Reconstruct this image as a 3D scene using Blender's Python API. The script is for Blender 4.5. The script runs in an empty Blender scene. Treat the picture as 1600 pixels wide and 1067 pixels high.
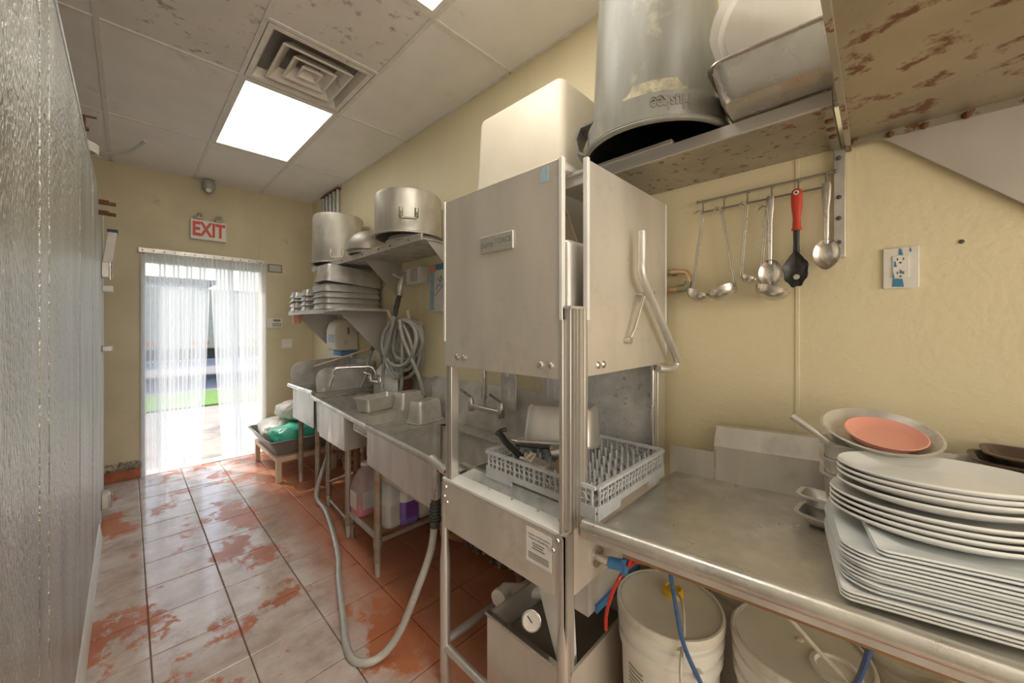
import bpy, math, random
from mathutils import Vector, Matrix
R = math.radians
random.seed(7)
sc = bpy.context.scene
col = sc.collection

# ------------------------------------------------------------------ camera
cam = bpy.data.cameras.new('camera'); co = bpy.data.objects.new('camera', cam); col.objects.link(co)
co.location = (0, 0, 1.5); co.rotation_euler = (R(90), 0, R(-45.735))
cam.sensor_width = 36; cam.lens = 13.158; cam.shift_y = -0.0147; cam.clip_start = 0.02
sc.camera = co
# ------------------------------------------------------------------ sky, sun, exposure
w = bpy.data.worlds.new('sky'); sc.world = w; w.use_nodes = True
nt = w.node_tree; bg = nt.nodes['Background']
sky = nt.nodes.new('ShaderNodeTexSky'); sky.sky_type = 'NISHITA'; sky.sun_disc = False
sky.sun_elevation = R(52); sky.sun_rotation = R(-20); sky.air_density = 1.2; sky.dust_density = 3.0
nt.links.new(sky.outputs[0], bg.inputs[0]); bg.inputs[1].default_value = 0.16
sun = bpy.data.lights.new('sun', 'SUN'); sun.energy = 1.6; sun.angle = R(1.2); sun.color = (1, .94, .84)
so = bpy.data.objects.new('sun', sun); col.objects.link(so); so.location = (-4, 14, 12)
so.rotation_euler = Vector((.40, -.75, -.95)).to_track_quat('-Z', 'Y').to_euler()
vs = sc.view_settings; vs.view_transform = 'Standard'; vs.look = 'None'; vs.gamma = 1
vs.use_curve_mapping = False; vs.exposure = 1.32
LIGHT_NEAR, LIGHT_FAR = 3.0, 1.35      # diffuser radiance of the ceiling lights

ar = bpy.data.lights.new('added_rear_fill', 'AREA'); ar.shape = 'RECTANGLE'; ar.size = 2.6; ar.size_y = 2.4; ar.energy = 29; ar.color = (1, .95, .87)  # added soft fill behind the camera, standing in for an unseen kitchen
ao = bpy.data.objects.new('added_rear_fill', ar); col.objects.link(ao); ao.location = (-.05, -2.9, 1.45); ao.rotation_euler = (R(90), 0, 0)
# ------------------------------------------------------------------ materials
def ramp(nt, fac, stops):
    r = nt.nodes.new('ShaderNodeValToRGB'); e = r.color_ramp.elements
    while len(e) > 1: e.remove(e[-1])
    e[0].position = stops[0][0]; e[0].color = stops[0][1]
    for p, c in stops[1:]:
        n = e.new(p); n.color = c
    nt.links.new(fac, r.inputs[0]); return r.outputs[0]
def c4(c): return (c[0], c[1], c[2], 1)
def grey(v): return (v, v, v, 1)
def noise(nt, scale, detail=4, stretch=None, space='Object', rough=.55):
    tc = nt.nodes.new('ShaderNodeTexCoord'); src = tc.outputs['Object']
    if space == 'World':
        g = nt.nodes.new('ShaderNodeNewGeometry'); src = g.outputs['Position']
    mp = nt.nodes.new('ShaderNodeMapping'); nt.links.new(src, mp.inputs[0])
    if stretch: mp.inputs['Scale'].default_value = stretch
    n = nt.nodes.new('ShaderNodeTexNoise'); n.inputs['Scale'].default_value = scale
    n.inputs['Detail'].default_value = detail; n.inputs['Roughness'].default_value = rough
    nt.links.new(mp.outputs[0], n.inputs[0]); return n.outputs[0]
def mix(nt, fac, a, b):
    m = nt.nodes.new('ShaderNodeMix'); m.data_type = 'RGBA'
    for i, s in ((0, fac), (6, a), (7, b)):
        if hasattr(s, 'is_linked') or hasattr(s, 'links'): nt.links.new(s, m.inputs[i])
        else: m.inputs[i].default_value = s
    return m.outputs[2]
def newmat(name):
    m = bpy.data.materials.new(name); m.use_nodes = True
    return m, m.node_tree, m.node_tree.nodes['Principled BSDF']
def bump(nt, bs, h, strength, dist=.01):
    b = nt.nodes.new('ShaderNodeBump'); b.inputs['Strength'].default_value = strength; b.inputs['Distance'].default_value = dist
    nt.links.new(h, b.inputs['Height']); nt.links.new(b.outputs[0], bs.inputs['Normal'])
def plain(name, c, rough=.5, metal=0, var=.12, scale=6, stretch=None, bmp=0, bscale=60, spots=None, sscale=9, slo=.62, shi=.7, space='Object', spec=None, coat=0):
    m, nt, bs = newmat(name)
    lo = tuple(x*(1-var) for x in c); hi = tuple(min(1, x*(1+var)) for x in c)
    o = ramp(nt, noise(nt, scale, 5, stretch, space), [(.3, c4(lo)), (.7, c4(hi))])
    if spots:
        k = ramp(nt, noise(nt, sscale, 6, None, space, .65), [(slo, grey(0)), (shi, grey(1))])
        o = mix(nt, k, o, c4(spots))
        if metal:
            iv = nt.nodes.new('ShaderNodeMath'); iv.operation = 'MULTIPLY_ADD'; iv.inputs[1].default_value = -metal*.9; iv.inputs[2].default_value = metal
            nt.links.new(k, iv.inputs[0]); nt.links.new(iv.outputs[0], bs.inputs['Metallic'])
    nt.links.new(o, bs.inputs['Base Color'])
    if not (spots and metal): bs.inputs['Metallic'].default_value = metal
    rr = ramp(nt, noise(nt, scale*1.7, 4, stretch, space), [(.3, grey(max(.03, rough-.1))), (.7, grey(min(1, rough+.1)))])
    nt.links.new(rr, bs.inputs['Roughness'])
    if bmp: bump(nt, bs, noise(nt, bscale, 4, stretch, space), bmp)
    if coat: bs.inputs['Coat Weight'].default_value = coat; bs.inputs['Coat Roughness'].default_value = .08
    return m
def glassy(name, c, alpha, rough=.25, trans=.5):
    m, nt, bs = newmat(name)
    bs.inputs['Base Color'].default_value = c4(c); bs.inputs['Roughness'].default_value = rough
    tr = nt.nodes.new('ShaderNodeBsdfTransparent'); tl = nt.nodes.new('ShaderNodeBsdfTranslucent')
    tl.inputs[0].default_value = c4(c); tr.inputs[0].default_value = c4(tuple(min(1, x*.3+.7) for x in c))
    a = nt.nodes.new('ShaderNodeMixShader'); a.inputs[0].default_value = trans
    nt.links.new(bs.outputs[0], a.inputs[1]); nt.links.new(tl.outputs[0], a.inputs[2])
    b = nt.nodes.new('ShaderNodeMixShader')
    k = ramp(nt, noise(nt, 5, 4, (1, 1, .3)), [(.3, grey(max(0, alpha-.12))), (.7, grey(min(1, alpha+.12)))])
    nt.links.new(k, b.inputs[0]); nt.links.new(tr.outputs[0], b.inputs[1]); nt.links.new(a.outputs[0], b.inputs[2])
    nt.links.new(b.outputs[0], nt.nodes['Material Output'].inputs[0]); return m
def emit(name, c, s, c2=None, axis=0):
    m, nt, bs = newmat(name)
    bs.inputs['Base Color'].default_value = c4(c); bs.inputs['Roughness'].default_value = .5
    o = ramp(nt, noise(nt, 3, 3), [(.3, c4(c)), (.7, c4(c2 or c))])
    nt.links.new(o, bs.inputs['Emission Color']); bs.inputs['Emission Strength'].default_value = s; return m

ST = (.70, .67, .62)
M = {}
M['steel'] = plain('brushed_steel', ST, .38, .62, .16, 7, (1, 1, .2), .06, 90, (.50, .44, .38), 6, .58, .8)
M['steel_h'] = plain('brushed_steel_level', (.57, .545, .49), .34, .76, .18, 9, None, .05, 90, (.40, .36, .29), 5, .55, .78)
M['steel_dull'] = plain('dull_steel', (.64, .615, .57), .46, .62, .2, 9, None, .05, 60, (.33, .29, .24), 5, .6, .78)
M['steel_bright'] = plain('bright_steel', (.64, .61, .57), .26, .95, .08, 7)
M['steel_hood'] = plain('hood_sheet', (.70, .65, .57), .42, .48, .12, 4, (1, 1, .3), .02, 200, (.47, .41, .33), 4.5, .56, .8)
M['steel_post'] = plain('post_channel', (.66, .63, .58), .38, .8, .08, 4, (1, 1, .1))
M['steel_rust'] = plain('rusty_shelf_steel', (.42, .385, .31), .42, .6, .16, 4, None, .05, 60, (.20, .085, .03), 24, .57, .62)
M['steel_rust_big'] = plain('rusty_overhead_steel', (.40, .345, .25), .40, .55, .2, 3, None, .05, 40, (.15, .055, .018), 12, .545, .62)
M['steel_flat'] = plain('flat_grey_metal', (.54, .51, .47), .5, .4, .08, 5)
M['alum'] = plain('worn_aluminium', (.60, .565, .50), .5, .68, .25, 7, (1, 1, .5), .05, 40, (.36, .31, .24), 4, .56, .8)
M['alum_light'] = plain('pale_aluminium', (.72, .69, .64), .36, .7, .12, 8)
M['galv'] = plain('galvanised_sheet', (.58, .60, .60), .4, .7, .18, 26, None, .04, 60)
M['interior'] = plain('scaled_interior_sheet', (.74, .74, .735), .45, .2, .16, 12, None, .05, 50, (.42, .42, .41), 26, .58, .66)
M['wall'] = plain('cream_wall_panel', (.79, .70, .47), .45, 0, .05, 1.6, None, .22, 46, (.52, .43, .25), 14, .72, .78, 'World')
M['wall_back'] = plain('tan_plaster_wall', (.68, .60, .41), .6, 0, .08, 2.5, None, .18, 60, (.47, .39, .26), 4.5, .66, .78, 'World')
M['seam'] = plain('panel_seam_filler', (.50, .44, .29), .7)
M['cove'] = plain('red_tile_base', (.40, .12, .055), .4, 0, .25, 10, None, .1, 40)
M['ceil'] = plain('ceiling_tile', (.88, .84, .79), .85, 0, .04, 4, None, .2, 190, (.55, .50, .45), 2.2, .64, .82, 'World')
M['ceil_dirty'] = plain('soiled_ceiling_tile', (.80, .75, .69), .85, 0, .06, 3, None, .2, 190, (.30, .26, .22), 16, .57, .72, 'World')
M['grid'] = plain('ceiling_grid', (.78, .74, .68), .5, 0, .08, 20, None, 0, 60, (.45, .36, .27), 22, .66, .72)
M['vent'] = plain('vent_paint', (.80, .74, .66), .45, .1, .08, 6, None, 0, 60, (.34, .27, .2), 9, .6, .74)
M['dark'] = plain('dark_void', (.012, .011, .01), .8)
M['white_paint'] = plain('white_paint', (.78, .77, .73), .4, 0, .06, 8, None, .04, 40)
M['white_plastic'] = plain('white_plastic', (.82, .79, .72), .38, 0, .05, 5)
M['cream_plastic'] = plain('cream_plastic', (.74, .67, .54), .4, 0, .06, 4, None, .02, 30, (.62, .49, .32), 5, .68, .8)
M['grey_plastic'] = plain('grey_can_plastic', (.27, .265, .225), .40, 0, .3, 7, (1, 1, .18), .12, 60, (.46, .42, .32), 7, .56, .74)
M['rack_plastic'] = plain('rack_grey_plastic', (.56, .58, .60), .45, 0, .1, 20)
M['lid_plastic'] = plain('lid_plastic', (.74, .71, .60), .4, 0, .09, 5, None, .03, 30, (.43, .42, .34), 8, .64, .74)
M['pail_plastic'] = plain('pail_plastic', (.80, .78, .70), .36, 0, .05, 4)
M['porcelain'] = plain('white_porcelain', (.80, .795, .76), .14, 0, .02, 3, coat=.4)
M['porcelain_blue'] = plain('cool_white_porcelain', (.74, .77, .765), .14, 0, .02, 3, coat=.4)
M['pink'] = plain('pink_plastic', (.80, .37, .28), .42, 0, .04, 6)
M['black'] = plain('black_plastic', (.02, .02, .02), .35, 0, .2, 10)
M['rubber'] = plain('dark_rubber', (.06, .058, .055), .6, 0, .2, 20)
M['hose'] = plain('grey_hose', (.40, .395, .36), .42, .1, .12, 14)
M['hose_light'] = plain('floor_hose', (.50, .48, .43), .35, .15, .1, 14)
M['red_plastic'] = plain('red_plastic', (.62, .06, .03), .4, 0, .08, 10)
M['red_tube'] = plain('red_tube', (.55, .035, .02), .3)
M['blue_tube'] = plain('blue_tube', (.05, .13, .30), .3)
M['blue_plastic'] = plain('blue_plastic', (.06, .22, .45), .4)
M['clear_tube'] = plain('clear_tube', (.62, .58, .46), .25)
M['yellow'] = plain('yellow_cap', (.75, .46, .03), .4)
M['copper'] = plain('copper_pipe', (.70, .48, .30), .4, .6, .15, 9, None, 0, 60, (.25, .32, .25), 12, .62, .74)
M['brass'] = plain('greened_brass', (.36, .36, .25), .45, .6, .2, 16)
M['wood'] = plain('pale_wood', (.68, .53, .37), .6, 0, .12, 9, (.2, 1, 1))
M['brown_wood'] = plain('brown_wood', (.33, .17, .08), .6, 0, .25, 9, (1, .15, 1))
M['rustleg'] = plain('rusting_leg_pipe', (.40, .34, .27), .5, .55, .2, 7, (1, 1, .4), .05, 40, (.30, .14, .07), 8, .52, .68)
M['rust'] = plain('rust', (.15, .065, .028), .8, .1, .3, 12, None, .2, 40)
M['teal_bag'] = plain('green_bag', (.07, .52, .36), .34, 0, .15, 7, None, .25, 14)
M['white_bag'] = plain('white_bag', (.74, .71, .63), .42, 0, .08, 9, None, .25, 14)
M['grey_tub'] = plain('grey_tub', (.24, .225, .21), .42, 0, .12, 8, None, .05, 40)
M['red_letters'] = plain('exit_red', (.70, .05, .02), .4)
M['paper'] = plain('paper', (.86, .83, .78), .7)
M['ink'] = plain('ink', (.10, .10, .11), .7)
M['ink_grey'] = plain('etched_grey', (.24, .22, .19), .6)
M['blue_print'] = plain('blue_print', (.10, .27, .47), .5, 0, .2, 30)
M['pale_blue_print'] = plain('pale_blue_print', (.36, .52, .64), .5, 0, .15, 30)
M['blue_tape'] = plain('blue_tape', (.07, .25, .45), .6)
M['purple'] = plain('purple_liquid', (.27, .19, .62), .2, 0, .1, 9)
M['purple_label'] = plain('purple_label', (.20, .07, .30), .4)
M['pink_liquid'] = plain('pink_liquid', (.82, .10, .22), .2, 0, .06, 9)
M['jug'] = glassy('translucent_jug', (.92, .80, .78), .42, .3, .4)
M['jug_white'] = plain('white_jug', (.66, .66, .63), .35)
M['label_grey'] = plain('jug_label', (.60, .56, .53), .6)
M['rubble'] = plain('crumbling_plaster', (.40, .36, .28), .95, 0, .45, 22, None, .9, 40, (.08, .07, .055), 24, .5, .62)
M['vinyl'] = glassy('strip_vinyl', (.90, .92, .94), .32, .2, .6)
nt = M['vinyl'].node_tree
tc = nt.nodes.new('ShaderNodeTexCoord'); wv = nt.nodes.new('ShaderNodeTexWave'); wv.inputs['Scale'].default_value = 9; wv.inputs['Distortion'].default_value = .6
nt.links.new(tc.outputs['Object'], wv.inputs[0])
k = ramp(nt, wv.outputs[1], [(.0, grey(.50)), (.25, grey(.30)), (1, grey(.24))])
for n_ in nt.nodes:
    if n_.type == 'MIX_SHADER' and n_.inputs[0].is_linked: nt.links.new(k, n_.inputs[0])
M['plastic_clear'] = glassy('milky_tub_plastic', (.90, .88, .84), .80, .3, .35)
M['concrete'] = plain('outdoor_concrete', (.33, .30, .26), .8, 0, .14, 2, None, .1, 20, (.19, .165, .14), 1.5, .55, .7)
M['road'] = plain('asphalt', (.22, .22, .23), .9)
M['grass'] = plain('grass', (.14, .26, .05), .9, 0, .35, 30)
M['truck'] = plain('truck_paint', (.60, .53, .42), .5)
M['orange'] = plain('orange_reflector', (.85, .25, .04), .4)
M['tree_leaf'] = plain('leaf', (.12, .2, .06), .8, 0, .4, 20)
M['tray_brown'] = plain('brown_tray', (.085, .055, .038), .4)
M['peeled'] = plain('peeled_label_glue', (.44, .40, .28), .8, 0, .35, 30, None, .4, 60)
M['grout'] = plain('floor_grout', (.30, .19, .13), .75, 0, .3, 9, None, .2, 60)
M['diff_far'] = emit('diffuser_far', (1, .90, .74), LIGHT_FAR, (.90, .98, 1))
M['diff_near'] = emit('diffuser_near', (1, .95, .86), LIGHT_NEAR, (1, .95, .86))
# embossed cooler sheet
m, nt, bs = newmat('embossed_cooler_sheet'); M['cooler'] = m
nt.links.new(ramp(nt, noise(nt, 5, 6, (1, 1, .35)), [(.3, c4((.42, .42, .39))), (.72, c4((.66, .66, .63)))]), bs.inputs['Base Color'])
bs.inputs['Metallic'].default_value = .5; bs.inputs['Roughness'].default_value = .30
bump(nt, bs, noise(nt, 85, 2, (1, 1, .5)), 1.0, .02)
# wet terracotta tiles; wet patches have a pale door reflection painted into their colour
m, nt, bs = newmat('wet_terracotta_tile'); M['tile'] = m
base = ramp(nt, noise(nt, 3.2, 6, None, 'World'), [(.28, c4((.40, .115, .045))), (.72, c4((.56, .21, .10)))])
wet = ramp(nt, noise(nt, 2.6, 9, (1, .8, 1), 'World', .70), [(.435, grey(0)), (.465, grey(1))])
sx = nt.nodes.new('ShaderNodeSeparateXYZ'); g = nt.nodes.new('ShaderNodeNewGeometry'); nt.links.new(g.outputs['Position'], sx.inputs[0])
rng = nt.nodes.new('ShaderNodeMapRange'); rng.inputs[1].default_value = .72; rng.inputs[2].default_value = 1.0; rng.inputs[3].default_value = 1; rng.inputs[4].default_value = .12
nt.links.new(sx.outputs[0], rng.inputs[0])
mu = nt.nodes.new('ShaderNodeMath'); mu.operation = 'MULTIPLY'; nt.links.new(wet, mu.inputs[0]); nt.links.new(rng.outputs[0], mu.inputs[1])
sheen_col = ramp(nt, noise(nt, 4.5, 6, None, 'World', .65), [(.32, c4((.40, .30, .255))), (.5, c4((.56, .46, .41))), (.7, c4((.68, .61, .58)))])
painted_sheen = mix(nt, mu.outputs[0], base, sheen_col)
nt.links.new(painted_sheen, bs.inputs['Base Color'])
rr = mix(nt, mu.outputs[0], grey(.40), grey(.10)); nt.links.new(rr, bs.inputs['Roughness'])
bump(nt, bs, noise(nt, 26, 5, None, 'World'), .16, .004)

# ------------------------------------------------------------------ mesh helpers
class B:
    def __init__(s): s.v = []; s.f = []
    def quad_loop(s, a, b, n):
        for i in range(n):
            j = (i+1) % n; s.f.append((a+i, a+j, b+j, b+i))
    def box(s, x0, x1, y0, y1, z0, z1):
        k = len(s.v)
        s.v += [(x, y, z) for z in (z0, z1) for x, y in ((x0, y0), (x1, y0), (x1, y1), (x0, y1))]
        s.f += [(k, k+3, k+2, k+1), (k+4, k+5, k+6, k+7)] + [(k+i, k+(i+1) % 4, k+4+(i+1) % 4, k+4+i) for i in range(4)]
        return s
    def hexa(s, p):      # 8 points: bottom four ccw, top four ccw
        k = len(s.v); s.v += [tuple(q) for q in p]
        s.f += [(k, k+3, k+2, k+1), (k+4, k+5, k+6, k+7)] + [(k+i, k+(i+1) % 4, k+4+(i+1) % 4, k+4+i) for i in range(4)]
        return s
    def loft(s, loops, cap0=True, cap1=True):
        n = len(loops[0]); ks = []
        for L in loops: ks.append(len(s.v)); s.v += [tuple(p) for p in L]
        for a, b in zip(ks, ks[1:]): s.quad_loop(a, b, n)
        if cap0: s.f.append(tuple(ks[0]+i for i in reversed(range(n))))
        if cap1: s.f.append(tuple(ks[-1]+i for i in range(n)))
        return s
    def lathe(s, prof, c=(0, 0, 0), n=32, cap0=True, cap1=True):
        return s.loft([[(c[0]+r*math.cos(2*math.pi*i/n), c[1]+r*math.sin(2*math.pi*i/n), c[2]+z) for i in range(n)] for r, z in prof], cap0, cap1)
    def tube(s, pts, r, n=10, closed=False):
        pts = [Vector(p) for p in pts]; N = len(pts)
        rs = r if isinstance(r, (list, tuple)) else [r]*N
        def tang(i):
            if closed: return (pts[(i+1) % N]-pts[i-1]).normalized()
            return (pts[min(i+1, N-1)]-pts[max(i-1, 0)]).normalized()
        t = tang(0); u = t.orthogonal().normalized(); L = []
        for i in range(N):
            t2 = tang(i); q = t.rotation_difference(t2); u = q @ u; t = t2
            u = (u-t*u.dot(t)).normalized(); v = t.cross(u)
            L.append([tuple(pts[i]+(u*math.cos(a)+v*math.sin(a))*rs[i]) for a in (2*math.pi*j/n for j in range(n))])
        if closed: L.append(L[0])
        return s.loft(L, not closed, not closed)
    def cyl(s, a, b, r, n=16, r2=None): return s.tube([a, b], [r, r if r2 is None else r2], n)
    def prism(s, poly, axis, lo, hi):
        def p(a, b, h): return {'x': (h, a, b), 'y': (a, h, b), 'z': (a, b, h)}[axis]
        return s.loft([[p(a, b, lo) for a, b in poly], [p(a, b, hi) for a, b in poly]])
    def ball(s, c, r, n=12, sz=1):
        return s.lathe([(max(.0005, r*math.sin(math.pi*i/8)), -r*sz*math.cos(math.pi*i/8)) for i in range(9)], c, n)
    def xf(s, Mx, k=0):
        for i in range(k, len(s.v)): s.v[i] = tuple(Mx @ Vector(s.v[i]))
        return s
def spline(p, k=8, closed=False):
    p = [Vector(q) for q in p]; N = len(p); o = []
    for i in range(N if closed else N-1):
        if closed: a, b, c, d = p[i-1], p[i], p[(i+1) % N], p[(i+2) % N]
        else: a, b, c, d = p[max(i-1, 0)], p[i], p[i+1], p[min(i+2, N-1)]
        for j in range(k):
            t = j/k
            o.append(.5*((2*b)+(c-a)*t+(2*a-5*b+4*c-d)*t*t+(3*b-a-3*c+d)*t**3))
    if not closed: o.append(p[-1])
    return o
def rrect(L, W, r, z, n=5, cx=0, cy=0):
    o = []; r = min(r, L/2-1e-4, W/2-1e-4)
    for k, (sx, sy) in enumerate(((1, 1), (-1, 1), (-1, -1), (1, -1))):
        for i in range(n):
            a = math.pi/2*(k+i/(n-1)); o.append((cx+sx*(L/2-r)+r*math.cos(a), cy+sy*(W/2-r)+r*math.sin(a), z))
    return o
def oval(a, b, z, n=40): return [(a*math.cos(2*math.pi*i/n), b*math.sin(2*math.pi*i/n), z) for i in range(n)]

WL = {}
def obj(name, b, mat, parent=None, loc=None, bevel=0, smooth=True, seg=2):
    if parent is not None: o0 = WL[parent.name]
    elif loc is not None: o0 = Vector(loc)
    else:
        xs, ys, zs = zip(*b.v); o0 = Vector(((min(xs)+max(xs))/2, (min(ys)+max(ys))/2, min(zs)))
    me = bpy.data.meshes.new(name)
    me.from_pydata([tuple(Vector(p)-o0) for p in b.v], [], b.f); me.update()
    if smooth:
        me.polygons.foreach_set('use_smooth', [True]*len(me.polygons)); me.set_sharp_from_angle(angle=R(38))
    me.materials.append(M[mat])
    o = bpy.data.objects.new(name, me); col.objects.link(o)
    if parent is not None: o.parent = parent
    else: o.location = o0
    WL[o.name] = o0
    if bevel:
        bv = o.modifiers.new('bevel', 'BEVEL'); bv.width = bevel; bv.segments = seg; bv.limit_method = 'ANGLE'; bv.angle_limit = R(40)
    return o
def tag(o, label, cat, group=None, kind=None):
    if label: o['label'] = label
    if cat: o['category'] = cat
    if group: o['group'] = group
    if kind: o['kind'] = kind
    return o
def thing(name, label, cat, loc, group=None):
    o = bpy.data.objects.new(name, None); col.objects.link(o); o.location = loc; o.empty_display_size = .05
    WL[o.name] = Vector(loc); return tag(o, label, cat, group)
def struct(name, b, mat, **k): o = obj(name, b, mat, **k); o['kind'] = 'structure'; return o
def dup(o, parent=None, loc=None, name=None):
    c = o.copy(); col.objects.link(c)
    if parent is not None: c.parent = parent
    if loc is not None: c.location = loc
    WL[c.name] = Vector(loc) if loc is not None else WL[o.name]
    return c
def solo(name, b, mat, label, cat, group=None, **k): return tag(obj(name, b, mat, **k), label, cat, group)
def text_b(s, size, Mx, extrude=.0006, fn=None, wscale=1, bold=0):
    cu = bpy.data.curves.new('txt', 'FONT'); cu.body = s; cu.size = size; cu.extrude = extrude; cu.offset = bold; cu.align_x = 'CENTER'; cu.align_y = 'CENTER'
    to = bpy.data.objects.new('txt', cu); col.objects.link(to)
    bpy.context.view_layer.update()
    me = bpy.data.meshes.new_from_object(to.evaluated_get(bpy.context.evaluated_depsgraph_get()))
    b = B()
    for v in me.vertices:
        p = Vector((v.co.x*wscale, v.co.y, v.co.z)); b.v.append(fn(p) if fn else tuple(Mx @ p))
    b.f = [tuple(p.vertices) for p in me.polygons]
    bpy.data.objects.remove(to); bpy.data.curves.remove(cu); bpy.data.meshes.remove(me)
    return b
def frame_m(o, ex, ey):      # local x,y -> world directions
    ex = Vector(ex).normalized(); ey = Vector(ey).normalized(); ez = ex.cross(ey)
    m = Matrix((ex, ey, ez)).transposed().to_4x4(); m.translation = Vector(o); return m
FACE_L = ((0, -1, 0), (0, 0, 1))      # flat print read on a face that looks toward -X
FACE_F = ((1, 0, 0), (0, 0, 1))       # on a face that looks toward -Y
def TR(x, y, z, rz=0, rx=0, ry=0):
    return Matrix.Translation((x, y, z)) @ Matrix.Rotation(R(rz), 4, 'Z') @ Matrix.Rotation(R(rx), 4, 'X') @ Matrix.Rotation(R(ry), 4, 'Y')
def pan_b(L, W, D, r=.04, lip=.012, t=.0015, taper=.012):
    """open steel pan, rim up, bottom at z=0"""
    b = B(); i = .012
    b.loft([rrect(L, W, r+lip, D-.004), rrect(L, W, r+lip, D), rrect(L-2*lip, W-2*lip, r, D), rrect(L-2*lip-.006, W-2*lip-.006, r, D-.006),
            rrect(L-2*lip-2*taper, W-2*lip-2*taper, r, i), rrect(L-2*lip-2*taper-.02, W-2*lip-2*taper-.02, r*.8, t)], False, True)
    n = len(b.v)
    b.loft([rrect(L, W, r+lip, D-.004), rrect(L-2*lip+2*t, W-2*lip+2*t, r, D-.005), rrect(L-2*lip-2*taper+2*t, W-2*lip-2*taper+2*t, r, i),
            rrect(L-2*lip-2*taper-.016, W-2*lip-2*taper-.016, r*.8, 0)], False, False)
    k = len(b.v)-20; b.f.append(tuple(k+j for j in reversed(range(20))))
    for q in range(len(b.f)-1-60, len(b.f)-1): b.f[q] = tuple(reversed(b.f[q]))
    return b

XW, XL, YB, ZC = 1.68, -.145, 5.25, 3.085
# ================================================================== SETTING
fl = struct('floor', B().box(-1.75, 1.72, -3.0, 5.25, -.06, -.010), 'grout')
TP = .3165
tm = None
for i in range(-6, 6):
    for j in range(-17, 10):
        x0 = .072+i*TP; y0 = 2.36+j*TP
        if x0+TP < -.45 and y0 < 4.3: continue
        if x0 < -1.0 and y0 > -.9: continue
        if y0+TP < -1.2: continue
        x1 = min(x0+TP, XW+.01); y1 = min(y0+TP, YB)
        if x1-x0 < .03 or y1-y0 < .03: continue
        full = abs(x1-x0-TP) < 1e-6 and abs(y1-y0-TP) < 1e-6
        if full and tm:
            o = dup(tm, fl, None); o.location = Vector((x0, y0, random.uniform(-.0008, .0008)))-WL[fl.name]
        else:
            q = B(); g = .0022
            q.loft([[(g, g, -.009), (x1-x0-g, g, -.009), (x1-x0-g, y1-y0-g, -.009), (g, y1-y0-g, -.009)],
                    [(g, g, -.0025), (x1-x0-g, g, -.0025), (x1-x0-g, y1-y0-g, -.0025), (g, y1-y0-g, -.0025)],
                    [(g+.003, g+.003, 0), (x1-x0-g-.003, g+.003, 0), (x1-x0-g-.003, y1-y0-g-.003, 0), (g+.003, y1-y0-g-.003, 0)]])
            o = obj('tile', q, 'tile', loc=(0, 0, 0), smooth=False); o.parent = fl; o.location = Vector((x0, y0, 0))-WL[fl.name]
            if full: tm = o

# right wall with its board panels
wr = struct('wall_right', B().box(XW+.004, XW+.12, -3.0, YB, 0, ZC), 'seam')
ys = [-3.0, -2.27, -1.05, .204, 1.452, 2.71, 3.96, YB]
for a, c in zip(ys, ys[1:]):
    obj('panel', B().box(XW-.004, XW+.006, a+.0025, c-.0025, .10, ZC), 'wall', wr, bevel=.0015)
for y in ys[1:-1]:
    obj('batten', B().box(XW-.007, XW+.004, y-.006, y+.006, .12, ZC), 'wall', wr, bevel=.001)
# back wall with the door opening
DX0, DX1, DZ = .10, 1.13, 2.215
wb = struct('wall_back', B().box(-1.75, DX0, YB, YB+.16, 0, ZC), 'wall_back')
obj('wall_section', B().box(DX1, XW+.1, YB, YB+.16, 0, ZC), 'wall_back', wb)
obj('wall_section', B().box(DX0, DX1, YB, YB+.16, DZ, ZC), 'wall_back', wb)
obj('seam_strip', B().box(1.09, 1.105, YB-.004, YB, DZ+.08, ZC), 'wall_back', wb)
for x0, x1 in ((-.6, .09),):
    bb = struct('baseboard_back', B().box(x0, x1, YB-.014, YB, 0, .105), 'cove', bevel=.004)
struct('wall_left', B().box(-1.85, -1.75, -3, YB, 0, ZC), 'wall')
struct('wall_front', B().box(-1.75, XW, -3.1, -3.0, 0, ZC), 'wall')
# door frame
tr = struct('trim_1', B().box(DX0-.012, DX0+.02, YB-.012, YB+.15, 0, DZ), 'white_paint')
obj('jamb', B().box(DX1-.02, DX1+.03, YB-.012, YB+.15, 0, DZ), 'cream_plastic', tr)
obj('door_head', B().box(DX0, DX1, YB+.03, YB+.15, DZ-.06, DZ), 'white_paint', tr)
obj('sill', B().box(DX0, DX1, YB-.005, YB+.16, -.008, .008), 'alum_light', tr)
# loose plaster along the wall foot
def crumbs(p0, p1, n, hz, dx, name, label):
    b = B(); rn = random.Random(len(name)+n)
    for i in range(n):
        t = rn.random(); x = p0[0]+(p1[0]-p0[0])*t-rn.random()*dx; y = p0[1]+(p1[1]-p0[1])*t
        r = rn.uniform(.006, .022); k = len(b.v)
        b.lathe([(r*.4, -r*.5), (r, -r*.1), (r*.8, r*.4), (r*.25, r*.7)], (x, y, rn.random()**2*hz+r*.4), 5)
    o = obj(name, b, 'rubble', smooth=False); tag(o, label, 'rubble', None, 'stuff'); return o
struct('trim_2', B().prism([(0, 0), (-.028, 0), (-.014, .10), (-.006, .17), (0, .20)], 'y', -1.2, 5.2).xf(Matrix.Translation((XW-.004, 0, 0))), 'rubble')
crumbs((XW-.02, .9), (XW-.02, 3.4), 420, .10, .055, 'plaster_rubble', 'grey crumbling plaster rubble along the foot of the wall behind the sinks')
crumbs((-.14, YB-.01), (.09, YB-.01), 60, .07, .0, 'plaster_flakes', 'flaking plaster on top of the red tile base left of the door').location.z += .10

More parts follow.
